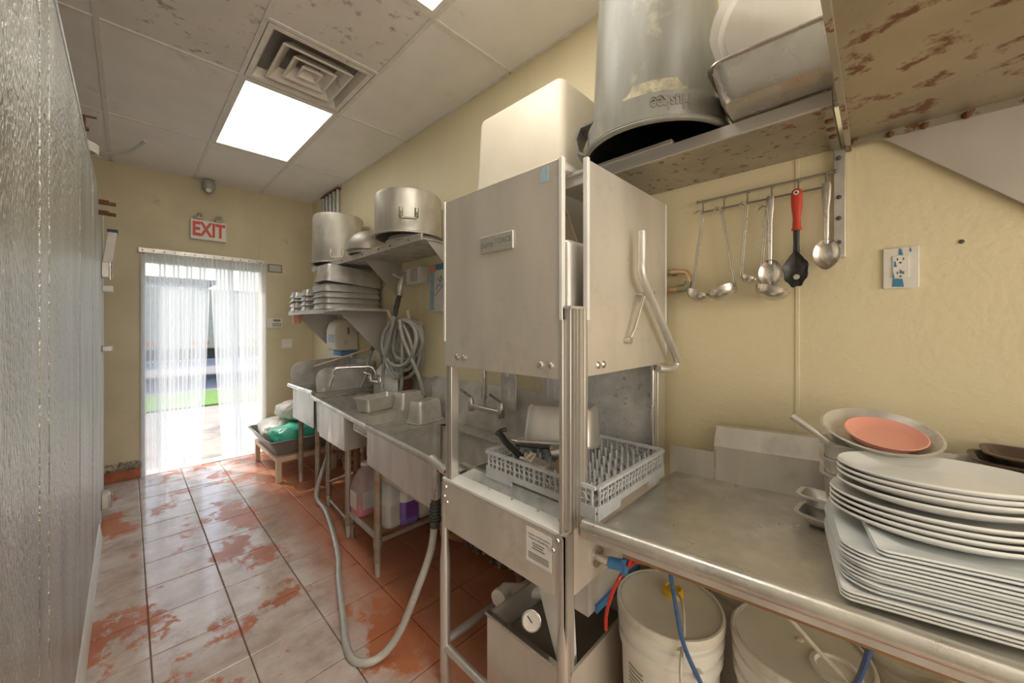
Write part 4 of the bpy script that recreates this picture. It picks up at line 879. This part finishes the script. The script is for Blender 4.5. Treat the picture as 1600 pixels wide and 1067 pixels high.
# ================================================================== CLEAN DISH TABLE
def tz(y): return .905+(.446-y)*.0445
def tf(y): return .92+(.60-y)*.0524
def tb(y): return 1.595+(.446-y)*.0524
T = thing('clean_dish_table', 'stainless dish landing table with a rolled front edge', 'table', (1.25, 0, 0))
yA, yB2 = .60, -.75
obj('top', B().hexa([(tf(yA), yA, tz(yA)-.012), (tb(yA)+.01, yA, tz(yA)-.012), (tb(yB2), yB2, tz(yB2)-.012), (tf(yB2), yB2, tz(yB2)-.012)][::-1]+[(tf(yA), yA, tz(yA)), (tb(yA)+.01, yA, tz(yA)), (tb(yB2), yB2, tz(yB2)), (tf(yB2), yB2, tz(yB2))][::-1]), 'steel_h', T)
obj('front_roll', B().tube([(tf(yA)-.002, yA+.012, tz(yA)+.027), (tf(yA)-.002, yA+.005, tz(yA)+.027), (tf(yB2)-.002, yB2, tz(yB2)+.027)], [.012, .021, .021], 18), 'steel_h', T)
obj('front_drop', B().hexa([(tf(yA)-.004, yA, tz(yA)-.01), (tf(yA)+.004, yA, tz(yA)-.01), (tf(yB2)+.004, yB2, tz(yB2)-.01), (tf(yB2)-.004, yB2, tz(yB2)-.01)][::-1]+[(tf(yA)-.004, yA, tz(yA)+.03), (tf(yA)+.004, yA, tz(yA)+.03), (tf(yB2)+.004, yB2, tz(yB2)+.03), (tf(yB2)-.004, yB2, tz(yB2)+.03)][::-1]), 'steel', T)
obj('wood_rail', B().hexa([(tf(yA)+.03, yA-.10, tz(yA)-.032), (tf(yA)+.06, yA-.10, tz(yA)-.032), (tf(yB2)+.06, yB2, tz(yB2)-.032), (tf(yB2)+.03, yB2, tz(yB2)-.032)][::-1]+[(tf(yA)+.03, yA-.10, tz(yA)-.013), (tf(yA)+.06, yA-.10, tz(yA)-.013), (tf(yB2)+.06, yB2, tz(yB2)-.013), (tf(yB2)+.03, yB2, tz(yB2)-.013)][::-1]), 'brown_wood', T)
def bsplash(y0, y1, prof, name, mat):
    b = B(); b.loft([[(tb(y)+dx, y, tz(y)+dz) for dx, dz in prof] for y in (y1, y0)]); return obj(name, b, mat, T, smooth=False)
bsplash(.455, .62, [(0, -.005), (.006, -.005), (.006, .105), (0, .105)], 'low_splash', 'steel')
bsplash(-.75, .45, [(-.002, -.005), (.006, -.005), (.010, .125), (.035, .195), (.050, .20), (.050, .206), (.030, .202), (.002, .13)], 'backsplash', 'steel')
bsplash(.448, .454, [(-.006, -.005), (.012, -.005), (.012, .13), (.055, .206), (.030, .205), (-.004, .132)], 'splash_end', 'steel_bright')
for x, y in ((1.02, -.6), (1.58, -.6), (1.58, .38)): leg(T, x, y, tz(y)-.012, .021, 'steel_post')

# plates
def sq_plate(L, Wd, r, up, th=.006):
    b = B()
    def lp(k, z, rr, cu):
        o = []
        for x, y, zz in rrect(L*k, Wd*k, rr, 0, 7):
            q = (abs(x)/(L/2))**3*(abs(y)/(Wd/2))**3
            o.append((x, y, z+cu*q))
        return o
    b.loft([lp(.62, .0, r, 0), lp(.66, .003, r, 0), lp(.985, .012, r, up), lp(1, .0145, r, up), lp(.99, .018, r, up), lp(.68, .008, r, 0), lp(.60, .0065, r, 0)]); return b
def ov_plate(a, c):
    b = B(); b.loft([oval(a*.60, c*.62, 0), oval(a*.66, c*.68, .0), oval(a*.84, c*.85, .010), oval(a*.98, c*.98, .022), oval(a, c, .0255), oval(a*.985, c*.985, .0295), oval(a*.95, c*.94, .027), oval(a*.82, c*.82, .014), oval(a*.70, c*.71, .006), oval(a*.60, c*.62, .0055)]); return b
z = tz(-.08)
def put_plate(b, x, y, z, rz, mat, name, label, group):
    b.xf(Matrix.Translation((x, y, z)) @ Matrix.Rotation(R(-2.55), 4, 'X') @ Matrix.Rotation(R(rz), 4, 'Z')); return solo(name, b, mat, label, 'plate', group)
ords = ['lowest', 'second lowest', 'third lowest', 'fourth', 'fifth', 'sixth', 'seventh', 'eighth', 'ninth', 'tenth', 'eleventh', 'twelfth', 'thirteenth', 'fourteenth', 'fifteenth']
rn = random.Random(5)
for i in range(15):
    if i < 3: b, x, y, rz, mt = sq_plate(.33, .34, .018, .004), 1.222, -.084, -81, 'porcelain'
    elif i < 13: b, x, y, rz, mt = sq_plate(.32, .34, .055, .010), 1.232+.004*rn.random(), -.082+.006*rn.random(), -80+rn.uniform(-1.5, 1.5), 'porcelain_blue'
    else: b, x, y, rz, mt = sq_plate(.30, .36, .016, .004), 1.262, -.118, -80, 'porcelain_blue'
    put_plate(b, x, y, z+.0076*i, rz, mt, 'square_plate', ('%s square white plate counting up the stack on the dish table' % ords[i]) if i < 14 else 'topmost square white plate directly under the oval platters', 'stacked square plates')
z2 = z+.0076*15+.002
ol = ['lowest', 'second', 'third', 'topmost']
for i in range(4):
    put_plate(ov_plate(.182, .135), 1.262+.003*i, -.095, z2+.0125*i, -88+i, 'porcelain', 'oval_platter', ol[i]+' oval white platter of the lower, wider group of four', 'lower oval platters')
z3 = z2+.0125*4+.006
for i in range(4):
    put_plate(ov_plate(.172, .125), 1.285, -.098, z3+.0125*i+(.006 if i else 0), -86-i, 'porcelain', 'oval_platter', ol[i]+' oval white platter of the upper group of four', 'upper oval platters')
# pans and frypan behind the plates
for i in range(3):
    place_pan('deep_insert_pan', .176, .162, .15, TR(1.485, .045, tz(.05)+.002+i*.045, 3), 'steel', ('bottom', 'middle', 'top')[i]+' deep steel insert pan nested behind the plates', 'pan', 'nested insert pans', r=.03)
place_pan('small_tray', .20, .12, .035, TR(1.405, .075, tz(.08)+.002, 84), 'alum_light', 'lower small metal tray tucked beside the plate stack', 'tray', 'small metal trays', r=.02)
place_pan('small_tray', .20, .12, .035, TR(1.44, .075, tz(.08)+.040, 86, 4), 'alum_light', 'upper small metal tray leaning on the one below', 'tray', 'small metal trays', r=.02)
t = thing('frying_pan', 'wide steel frying pan with tube handle resting behind the plates', 'pan', (1.46, .01, 1.16))
FM = Matrix.Translation((1.475, .0, 1.176)) @ Matrix.Rotation(R(-17), 4, Vector((-.35, 1, 0)).normalized())
obj('pan_body', B().lathe([(.003, 0), (.080, 0), (.088, .004), (.120, .036), (.126, .038), (.120, .040), (.085, .009), (.078, .005), (.003, .005)], (0, 0, 0), 48).xf(FM), 'steel_dull', t)
obj('handle', B().tube([(1.415, .085, 1.160), (1.40, .10, 1.172), (1.405, .14, 1.198), (1.415, .185, 1.226)], [.006, .008, .009, .010], 12), 'steel', t)
solo('pink_bowl', B().lathe([(.003, 0), (.058, 0), (.068, .006), (.082, .026), (.085, .028), (.082, .029), (.065, .013), (.055, .010), (.003, .009)], (0, 0, .007), 44).xf(FM @ Matrix.Translation((-.012, -.012, .004))), 'pink', 'pink plastic bowl lying in the steel frying pan', 'bowl')
for i, lb in enumerate(('lower dark brown serving tray behind the plates', 'upper dark brown serving tray leaning over the lower one')):
    place_pan('serving_tray', .40, .16, .03, TR(1.552, -.375-.02*i, tz(-.4)+.190+.020*i, 88, 0, 0), 'tray_brown', lb, 'tray', 'brown serving trays', r=.03)
for i in range(3): solo('metal_tub', pan_b(.34, .18, .15, .04).xf(TR(1.53, -.43, tz(-.4)+.004+.016*i, 88)), 'steel_dull', ('bottom', 'middle', 'top')[i]+' metal tub nested under the dark brown trays', 'tub', 'nested tubs under the trays')

# ================================================================== BUCKETS UNDER THE TABLE
def pail(x, y, h, r, label, cap=None, labelp=False, ring=False, bailh=True, ang=0):
    t = thing('pail', label, 'pail', (x, y, 0), 'chemical pails under the dish table')
    obj('body', B().lathe([(r*.80, 0), (r*.83, .004), (r*.915, h-.135), (r*.965, h-.132), (r*.97, h-.105), (r*.93, h-.10), (r*.935, h-.08), (r*.985, h-.077), (r*.985, h-.05), (r*.945, h-.045), (r*.95, h-.02)], (x, y, 0), 48), 'pail_plastic', t)
    ld = obj('lid', B().lathe([(r*.99, h-.03), (r*1.005, h-.028), (r*1.01, h-.008), (r*.99, h), (r*.955, h+.001), (r*.935, h-.005), (r*.90, h-.006), (.003, h-.004)], (x, y, 0), 48), 'lid_plastic', t)
    obj('gasket_line', B().tube([(x+r*.945*math.cos(s), y+r*.945*math.sin(s), h-.005) for s in (2*math.pi*k/40 for k in range(40))], .0042, 6, True), 'galv', ld)
    if cap: obj('cap', B().lathe([(.034, 0), (.034, .018), (.026, .024), (.022, .020), (.003, .020)], (x+.05, y+.005, h-.006), 24), cap, ld)
    if ring: obj('bung_ring', B().lathe([(.058, 0), (.055, .008), (.045, .009), (.040, .003), (.003, .004)], (x-.035, y-.085, h-.006), 28), 'pail_plastic', ld); obj('lid_dimple', B().ball((x+.02, y-.0, h-.005), .012, 12, .4), 'lid_plastic', ld)
    if bailh:
        c, s = math.cos(ang), math.sin(ang); a = Vector((c, s, 0)); n = Vector((-s, c, 0))
        for sg in (-1, 1): obj('bail_ear', B().cyl(Vector((x, y, h-.10))+a*sg*r*.95, Vector((x, y, h-.10))+a*sg*(r*1.0+.008), .014, 10), 'pail_plastic', t)
        obj('bail_wire', B().tube([Vector((x, y, h-.10))+a*(r*1.03)*math.cos(k)-n*(r*1.04)*math.sin(k)*1.0+Vector((0, 0, -.20*math.sin(k))) for k in (math.pi*j/18 for j in range(19))], .003, 6), 'white_plastic', t)
    if labelp:
        q = B()
        for k in range(7):
            for a0, a1 in ((math.radians(150), math.radians(172)),):
                zz = h-.17-k*.014; rr = r*(.80+.12*zz/h)+.006
                q.tube([(x+rr*math.cos(a0+(a1-a0)*j/5), y+rr*math.sin(a0+(a1-a0)*j/5), zz) for j in range(6)], .0016, 4)
        obj('print_lines', q, 'brass', t)
    return t
pail(1.28, .505, .57, .168, 'white pail with a yellow capped lid under the table corner', 'yellow', True, ang=.9)
pail(1.371, .165, .575, .170, 'pail with a grey lid and round bung ring under the front roll', None, False, True, ang=1.2)
pail(1.50, .835-.44, .50, .15, 'pail pushed to the wall behind the yellow capped one', None, False, False, False) if False else pail(1.56, .36, .56, .095, 'narrow pale pail by the wall behind the two front pails', None, False, False, False)
pail(1.56, -.06, .58, .105, 'pale pail against the wall right of the grey-lidded one', None, False, False, False)
pail(1.33, -.235, .60, .155, 'pail at the right end under the dish table', None, False, False, False)
def tubeline(name, pts, r, mat, label): return solo(name, B().tube(spline(pts, 8), r, 8), mat, label, 'tube')
tubeline('suction_tube', [(1.10, .562, .742), (1.12, .552, .79), (1.15, .54, .84), (1.20, .53, .862), (1.27, .52, .868)], .006, 'red_tube', 'short red tube rising from the blue valve to the table')
tubeline('suction_tube', [(1.10, .640, .50), (1.085, .630, .56), (1.068, .605, .64), (1.085, .585, .70), (1.14, .575, .725), (1.19, .545, .722), (1.215, .45, .715), (1.245, .33, .72), (1.285, .25, .76), (1.33, .20, .86)], .006, 'red_tube', 'long red tube looping past the first pail and over the lids')
tubeline('suction_tube', [(1.10, .46, .88), (1.105, .44, .82), (1.11, .42, .70), (1.115, .395, .58), (1.14, .34, .45), (1.18, .30, .30)], .0065, 'blue_tube', 'dark blue tube hanging in front of the yellow capped pail')
tubeline('suction_tube', [(1.33, .51, .575), (1.27, .46, .60), (1.18, .42, .575), (1.10, .40, .50), (1.12, .38, .30), (1.16, .36, .1)], .005, 'clear_tube', 'clear tube leaving the yellow cap')
tubeline('suction_tube', [(1.09, .47, .885), (1.11, .44, .83), (1.16, .36, .80), (1.22, .22, .76), (1.24, .10, .66), (1.245, .03, .60), (1.25, -.02, .5)], .0055, 'clear_tube', 'clear tube curving over the grey lid with the bung ring')
tubeline('suction_tube', [(1.14, .0, .87), (1.17, .01, .78), (1.22, .03, .66), (1.26, .05, .585)], .0065, 'blue_tube', 'blue tube dropping to the grey lidded pail from the table edge')

# ================================================================== NEAR SHELVES
t = thing('rusty_wall_shelf', 'rust-spotted steel shelf above the utensil rail', 'shelf', (1.5, .8, 2.1))
obj('board', B().box(1.335, 1.672, .085, 1.75, 2.10, 2.108), 'steel_rust', t)
obj('front_lip', B().box(1.325, 1.337, .085, 1.75, 2.098, 2.138), 'steel_flat', t, bevel=.002)
obj('bracket', gusset(B(), 1.02, 2.10, 1.36, 1.672, .42), 'steel_flat', t); obj('bracket', gusset(B(), 1.70, 2.10, 1.36, 1.672, .30), 'steel_flat', t)
st = obj('wall_standard', B().box(1.652, 1.674, .074, .104, 1.73, 2.10), 'steel_dull', t, bevel=.002)
for z in (2.06, 1.93, 1.86, 1.78): obj('bolt', B().ball((1.650, .09, z), .007, 8), 'ink', st)
ea = obj('end_angle', B().box(1.33, 1.655, .086, .108, 2.088, 2.10), 'steel_rust', t)
for x in (1.40, 1.46, 1.52): obj('bolt', B().ball((x, .097, 2.086), .010, 8, .6), 'rust', ea)
solo('steel_sheet', B().box(1.315, 1.66, .51, 1.66, 2.138, 2.152), 'steel_flat', 'flat steel sheet lying on the rusty shelf under the grey can', 'sheet', bevel=.002)
t = thing('overshelf', 'deep rust-stained steel overshelf at the top right', 'shelf', (1.2, -.5, 2.05))
obj('underside', B().box(.80, 1.672, -1.3, .066, 2.108, 2.122), 'steel_rust_big', t)
obj('end_flange', B().box(.80, 1.672, .060, .072, 2.080, 2.18), 'steel_rust', t)
obj('front_face', B().box(.795, .803, -1.3, .072, 2.09, 2.18), 'steel_flat', t)
sl = obj('wall_gusset', B().prism([(.02, 2.108), (.02, 2.10), (-.02, 2.085), (-.33, 1.775), (-.70, 1.775), (-.70, 2.108)], 'x', 1.655, 1.665), 'steel_flat', t)
obj('seam_strip', B().box(1.648, 1.660, -1.0, .055, 2.088, 2.108), 'steel_rust', t)
for y in (-.03, -.10, -.18, -.30): obj('bolt', B().ball((1.645, y, 2.094), .010, 8), 'rust', sl)
# white tub on the shelf
t = thing('white_bin', 'large cream plastic bin upside down on the shelf above the dishwasher', 'bin', (1.45, 1.2, 2.152))
obj('bin_wall', B().loft([rrect(.40, .60, .04, 2.152, 5, 1.465, 1.235), rrect(.40, .60, .04, 2.19, 5, 1.465, 1.235), rrect(.375, .575, .04, 2.20, 5, 1.465, 1.235), rrect(.35, .545, .04, 2.555, 5, 1.465, 1.235), rrect(.33, .525, .03, 2.575, 5, 1.465, 1.235), rrect(.29, .48, .02, 2.578, 5, 1.465, 1.235)]), 'cream_plastic', t)
obj('rim_band', B().loft([rrect(.415, .615, .045, 2.154, 5, 1.465, 1.235), rrect(.42, .62, .045, 2.165, 5, 1.465, 1.235), rrect(.415, .615, .045, 2.178, 5, 1.465, 1.235), rrect(.39, .59, .04, 2.178, 5, 1.465, 1.235)], False, False), 'white_plastic', t)
# trash can upside down
cx, cy, cz = 1.408, .61, 2.153
t = thing('trash_can', 'big grey plastic trash can standing upside down on the shelf', 'trash can', (cx, cy, cz))
obj('can_wall', B().lathe([(.248, .0), (.262, 0), (.266, .012), (.252, .016), (.250, .10), (.232, .105), (.205, .68), (.18, .69), (.003, .69)], (cx, cy, cz), 56, False, True), 'grey_plastic', t)
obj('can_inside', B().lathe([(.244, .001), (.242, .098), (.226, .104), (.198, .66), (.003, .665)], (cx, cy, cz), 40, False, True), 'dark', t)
obj('rim_lip', B().tube([(cx+.258*math.cos(s), cy+.258*math.sin(s), cz+.006) for s in (2*math.pi*k/56 for k in range(56))], .008, 8, True), 'grey_plastic', t)
ad = math.atan2(-cy, -cx)
obj('worn_patch', B().loft([[(cx+(.2335-.002*k)*math.cos(ad+.45-.9*j/12), cy+(.2335-.002*k)*math.sin(ad+.45-.9*j/12), cz+.104+.045*k*(1 if 1 < j < 11 else .4)) for j in range(13)]+[(cx+(.231-.002*k)*math.cos(ad+.45-.9*j/12), cy+(.231-.002*k)*math.sin(ad+.45-.9*j/12), cz+.104+.045*k*(1 if 1 < j < 11 else .4)) for j in reversed(range(13))] for k in range(2)]), 'peeled', t)
def bend(p):     # wrap the lettering round the band, upside down
    a = ad+.20+p.x/.252; rr = .2515+p.z
    return (cx+rr*math.cos(a), cy+rr*math.sin(a), cz+.062-p.y)
def bend2(p): return bend(Vector((-p.x, p.y, p.z))) if False else bend(p)
q = text_b('Huskee', .062, None, .0012, lambda p: bend(Vector((-p.x, p.y, p.z))), .66, .0022)
obj('lettering', q, 'ink_grey', t)
ha = math.atan2(.94, -.34)
hx, hy = math.cos(ha), math.sin(ha)
tvx, tvy = -hy, hx
def hp_(d, s, z): return (cx+hx*(.235+d)+tvx*s, cy+hy*(.235+d)+tvy*s, cz+z)
obj('handle', B().loft([[hp_(-.01, s, .16), hp_(.0, s*1.0, .02)][:1]+[hp_(.045, s, .15), hp_(.068, s, .10), hp_(.055, s, .04), hp_(.01, s, .02), hp_(.01, s, .030), hp_(.045, s, .048), hp_(.055, s, .10), hp_(.038, s, .14), hp_(-.01, s, .15)] for s in (-.055, .055)]), 'grey_plastic', t)
# steel pan and white tub on it
place_pan('steel_roasting_pan', .53, .325, .105, TR(1.325, .10, 2.142, 92), 'steel_bright', 'dented steel hotel pan overhanging the rusty shelf edge', 'pan', r=.04, taper=.02, lip=.014)
t = thing('white_tub', 'milky white plastic tub lying tilted in the steel hotel pan', 'tub', (1.30, .2, 2.25))
Mx = TR(1.335, .215, 2.315, 94, 0, -62)
Mx = Matrix.Translation((1.30, .155, 2.35)) @ Matrix.Rotation(R(96), 4, 'Z') @ Matrix.Rotation(R(58), 4, 'Y')
k1 = [(rrect(.17, .22, .045, -.155)), rrect(.20, .25, .05, -.145), rrect(.235, .28, .055, .14)]
obj('tub_wall', B().loft(k1, True, True).xf(Mx), 'plastic_clear', t)
obj('tub_rim', B().loft([rrect(.25, .30, .06, .125), rrect(.272, .32, .065, .13), rrect(.272, .32, .065, .155), rrect(.245, .29, .06, .158)], True, True).xf(Mx), 'plastic_clear', t)

# ================================================================== UTENSIL RAIL
t = thing('utensil_rail', 'thin double wire utensil rail with hooks on the cream wall', 'rail', (1.65, .31, 1.96))
obj('upper_wire', B().cyl((1.648, .528, 2.013), (1.648, .100, 2.018), .0042, 8), 'ink_grey', t)
obj('lower_wire', B().cyl((1.648, .515, 1.968), (1.648, .115, 1.973), .0036, 8), 'ink_grey', t)
obj('end_stop', B().ball((1.648, .53, 2.013), .007, 8), 'ink_grey', t); obj('end_stop', B().ball((1.648, .098, 2.018), .007, 8), 'ink_grey', t)
hy_ = [.510, .432, .352, .275, .197, .122]
for y in hy_: obj('hook', B().tube([(1.672, y, 2.016), (1.646, y, 2.017), (1.644, y, 1.965), (1.632, y, 1.955), (1.624, y, 1.968)], .003, 6), 'ink_grey', t)
def ladle(name, p0, p1, bc, r, label, nrm=(-.8, -.5, .3)):
    t = thing(name, label, 'ladle', p1, 'ladles on the rail')
    p0, p1, bc = Vector(p0), Vector(p1), Vector(bc)
    d = (p1-p0).normalized(); s = d.cross(Vector((1, 0, 0))).normalized()*.0035
    obj('handle', B().tube([p0+s, p1+s, p1+s*.4+(bc-p1)*.25], .0028, 6).tube([p0-s, p1-s, p1-s*.4+(bc-p1)*.25], .0028, 6).tube(spline([p0+s, p0+Vector((-.012, .012, .012)), p0+Vector((-.028, .022, -.004))]), .0035, 6), 'steel_bright', t)
    n = Vector(nrm).normalized(); q = Vector((0, 0, 1)).rotation_difference(n).to_matrix().to_4x4()
    prof = [(.003, -r*.72)]+[(r*math.sin(a), -r*.72*math.cos(a)) for a in (math.pi/2*i/7 for i in range(1, 8))]+[(r*1.04, .003), (r*.96, .003)]+[(r*.95*math.sin(a), -r*.68*math.cos(a)) for a in (math.pi/2*i/7 for i in reversed(range(1, 8)))]+[(.003, -r*.66)]
    obj('bowl', B().lathe(prof, (0, 0, 0), 28).xf(Matrix.Translation(bc) @ q), 'steel_bright', t)
ladle('soup_ladle', (1.628, .505, 1.955), (1.63, .545, 1.655), (1.600, .512, 1.632), .047, 'first soup ladle on the rail, hanging by the copper pipe', (.25, -.35, 1))
ladle('soup_ladle', (1.628, .437, 1.955), (1.625, .387, 1.655), (1.598, .425, 1.637), .050, 'soup ladle swinging toward the leftmost one on the rail', (.2, .45, 1))
ladle('small_ladle', (1.628, .350, 1.955), (1.632, .370, 1.688), (1.605, .340, 1.680), .026, 'smallest ladle with a thin handle on the rail', (.2, -.35, 1))
ladle('soup_ladle', (1.640, .288, 1.93), (1.642, .312, 1.645), (1.610, .268, 1.632), .053, 'ladle hanging behind the first serving spoon', (.2, -.3, 1))
def spoon(name, y, zt, zb, label, lean=0):
    t = thing(name, label, 'spoon', (1.62, y, zb), 'serving spoons on the rail')
    x = 1.622
    b = B(); L = []
    for zz, wv, dv in ((zt, .010, .004), (zt-.012, .013, .005), (zt-.05, .0115, .005), (zt-.09, .008, .005), (zt-.20, .007, .006), (zb+.115, .007, .006), (zb+.085, .006, .005)):
        k = (zt-zz)*lean; L.append([(x+dv*math.cos(a), y+k+wv*math.sin(a), zz) for a in (2*math.pi*j/12 for j in range(12))])
    b.loft(L); obj('handle', b, 'steel_bright', t)
    yb = y+(zt-zb-.05)*lean
    pts = [[], []]
    b = B(); n = 28
    def ring(k, dx): 
        o = []
        for j in range(n):
            s = 2*math.pi*j/n; ry, rz = .037*k, .052*k
            zz = math.cos(s); o.append((x+dx, yb+ry*math.sin(s)*(1-.22*max(0, -zz)**2), zb+.05+rz*zz))
        return o
    b.loft([ring(.05, .014), ring(.5, .011), ring(.8, .005), ring(1, -.004), ring(.97, -.006), ring(.78, .002), ring(.45, .008), ring(.05, .010)]); obj('bowl', b, 'steel_bright', t)
spoon('serving_spoon', .276, 1.972, 1.640, 'first steel serving spoon, hanging left of the red handle', .0)
spoon('serving_spoon', .120, 1.978, 1.690, 'steel serving spoon hanging next to the shelf bracket', .0)
t = thing('pasta_spoon', 'black pasta spoon with a red handle on the rail', 'spoon', (1.62, .2, 1.64))
def vrod(prof, x, y): 
    b = B(); b.loft([[(x+d*math.cos(a), y+wv*math.sin(a), zz) for a in (2*math.pi*j/14 for j in range(14))] for zz, wv, d in prof]); return b
hg = obj('grip', vrod([(1.978, .006, .004), (1.972, .014, .008), (1.955, .0165, .010), (1.92, .016, .010), (1.875, .011, .009), (1.845, .0125, .009), (1.838, .0155, .010), (1.834, .0155, .010)], 1.62, .199), 'red_plastic', t)
obj('hang_hole', B().lathe([(.007, 0), (.008, .001), (.004, .0015)], (0, 0, 0), 14).xf(TR(1.609, .199, 1.962, 0, 0, -90)), 'paper', hg); obj('hole_centre', B().lathe([(.004, 0), (.0035, .0015)], (0, 0, 0), 10).xf(TR(1.6078, .199, 1.962, 0, 0, -90)), 'black', hg)
obj('shaft', vrod([(1.836, .0095, .007), (1.79, .0085, .007), (1.755, .010, .006)], 1.62, .200), 'black', t)
b = B(); n = 36
def pr_(k, dx, tooth=0):
    o = []
    for j in range(n):
        s = 2*math.pi*j/n; zz = math.cos(s); wv = (.035 if zz < .2 else .035*(1-.55*((zz-.2)/.8)**1.1))*k
        tt = 1+(.07 if (j % 4 < 2 and zz < .35) else 0)*tooth
        o.append((1.618+dx, .201+wv*math.sin(s)*tt, 1.700+.062*k*zz*tt))
    return o
b.loft([pr_(.06, .014), pr_(.5, .010), pr_(.85, .002), pr_(1, -.008, 1), pr_(.96, -.009, 1), pr_(.75, -.001), pr_(.45, .006), pr_(.06, .009)]); obj('spoon_head', b, 'black', t)
obj('drain_hole', B().lathe([(.010, 0), (.009, .002), (.003, .003)], (0, 0, 0), 14).xf(TR(1.622, .200, 1.672, 0, 0, -90)), 'alum_light', t)
# pipes on the wall
t = thing('copper_pipes', 'two stub copper pipes with a green brass elbow beside the dishwasher', 'pipes', (1.65, .6, 1.64))
obj('upper_pipe', B().tube([(1.645, .74, 1.735), (1.645, .60, 1.735), (1.645, .575, 1.73), (1.645, .565, 1.71), (1.645, .565, 1.69)], .011, 12), 'copper', t)
obj('elbow', B().tube([(1.645, .565, 1.69), (1.645, .568, 1.672), (1.645, .58, 1.662), (1.645, .61, 1.66)], .016, 12), 'brass', t)
obj('lower_pipe', B().cyl((1.645, .60, 1.66), (1.645, .76, 1.658), .011, 12), 'copper', t)
obj('clamp', B().box(1.66, 1.676, .625, .64, 1.72, 1.75), 'brass', t)
# outlet and screw
t = thing('wall_outlet', 'white double outlet plate smeared with blue tape on the cream wall', 'outlet', (1.676, -.052, 1.61))
obj('plate', B().box(1.669, 1.6755, -.092, -.014, 1.618, 1.745), 'white_plastic', t, bevel=.002)
rc = obj('receptacle', B().box(1.666, 1.669, -.071, -.035, 1.651, 1.719), 'paper', t, bevel=.001)
for zc in (1.708, 1.666):
    for y in (-.046, -.059): obj('slot', B().box(1.6655, 1.6665, y-.0012, y+.0012, zc-.004, zc+.004), 'ink', rc)
    obj('ground_hole', B().cyl((1.6667, -.0525, zc-.011), (1.6653, -.0525, zc-.011), .0028, 10), 'ink', rc)
for y0, y1, z0, z1, nn in ((-.060, -.034, 1.622, 1.650, .6685), (-.058, -.048, 1.720, 1.742, .6685), (-.045, -.038, 1.684, 1.704, .6655), (-.040, -.035, 1.65, 1.672, .6655), (-.058, -.050, 1.662, 1.676, .6655), (-.076, -.072, 1.728, 1.742, .6685)):
    obj('tape_scrap', B().prism([(y0, z0), (y1, z0+.002), (y1-.002, z1), (y0+.003, z1-.003)], 'x', 1+nn-.0004, 1+nn+.0006), 'blue_tape', t)
solo('wall_screw', B().lathe([(.006, 0), (.006, .003), (.002, .005)], (0, 0, 0), 10).xf(TR(XW-.004, -.175, 1.744, 0, 0, -90)), 'ink', 'single dark screw head in the cream wall', 'screw')
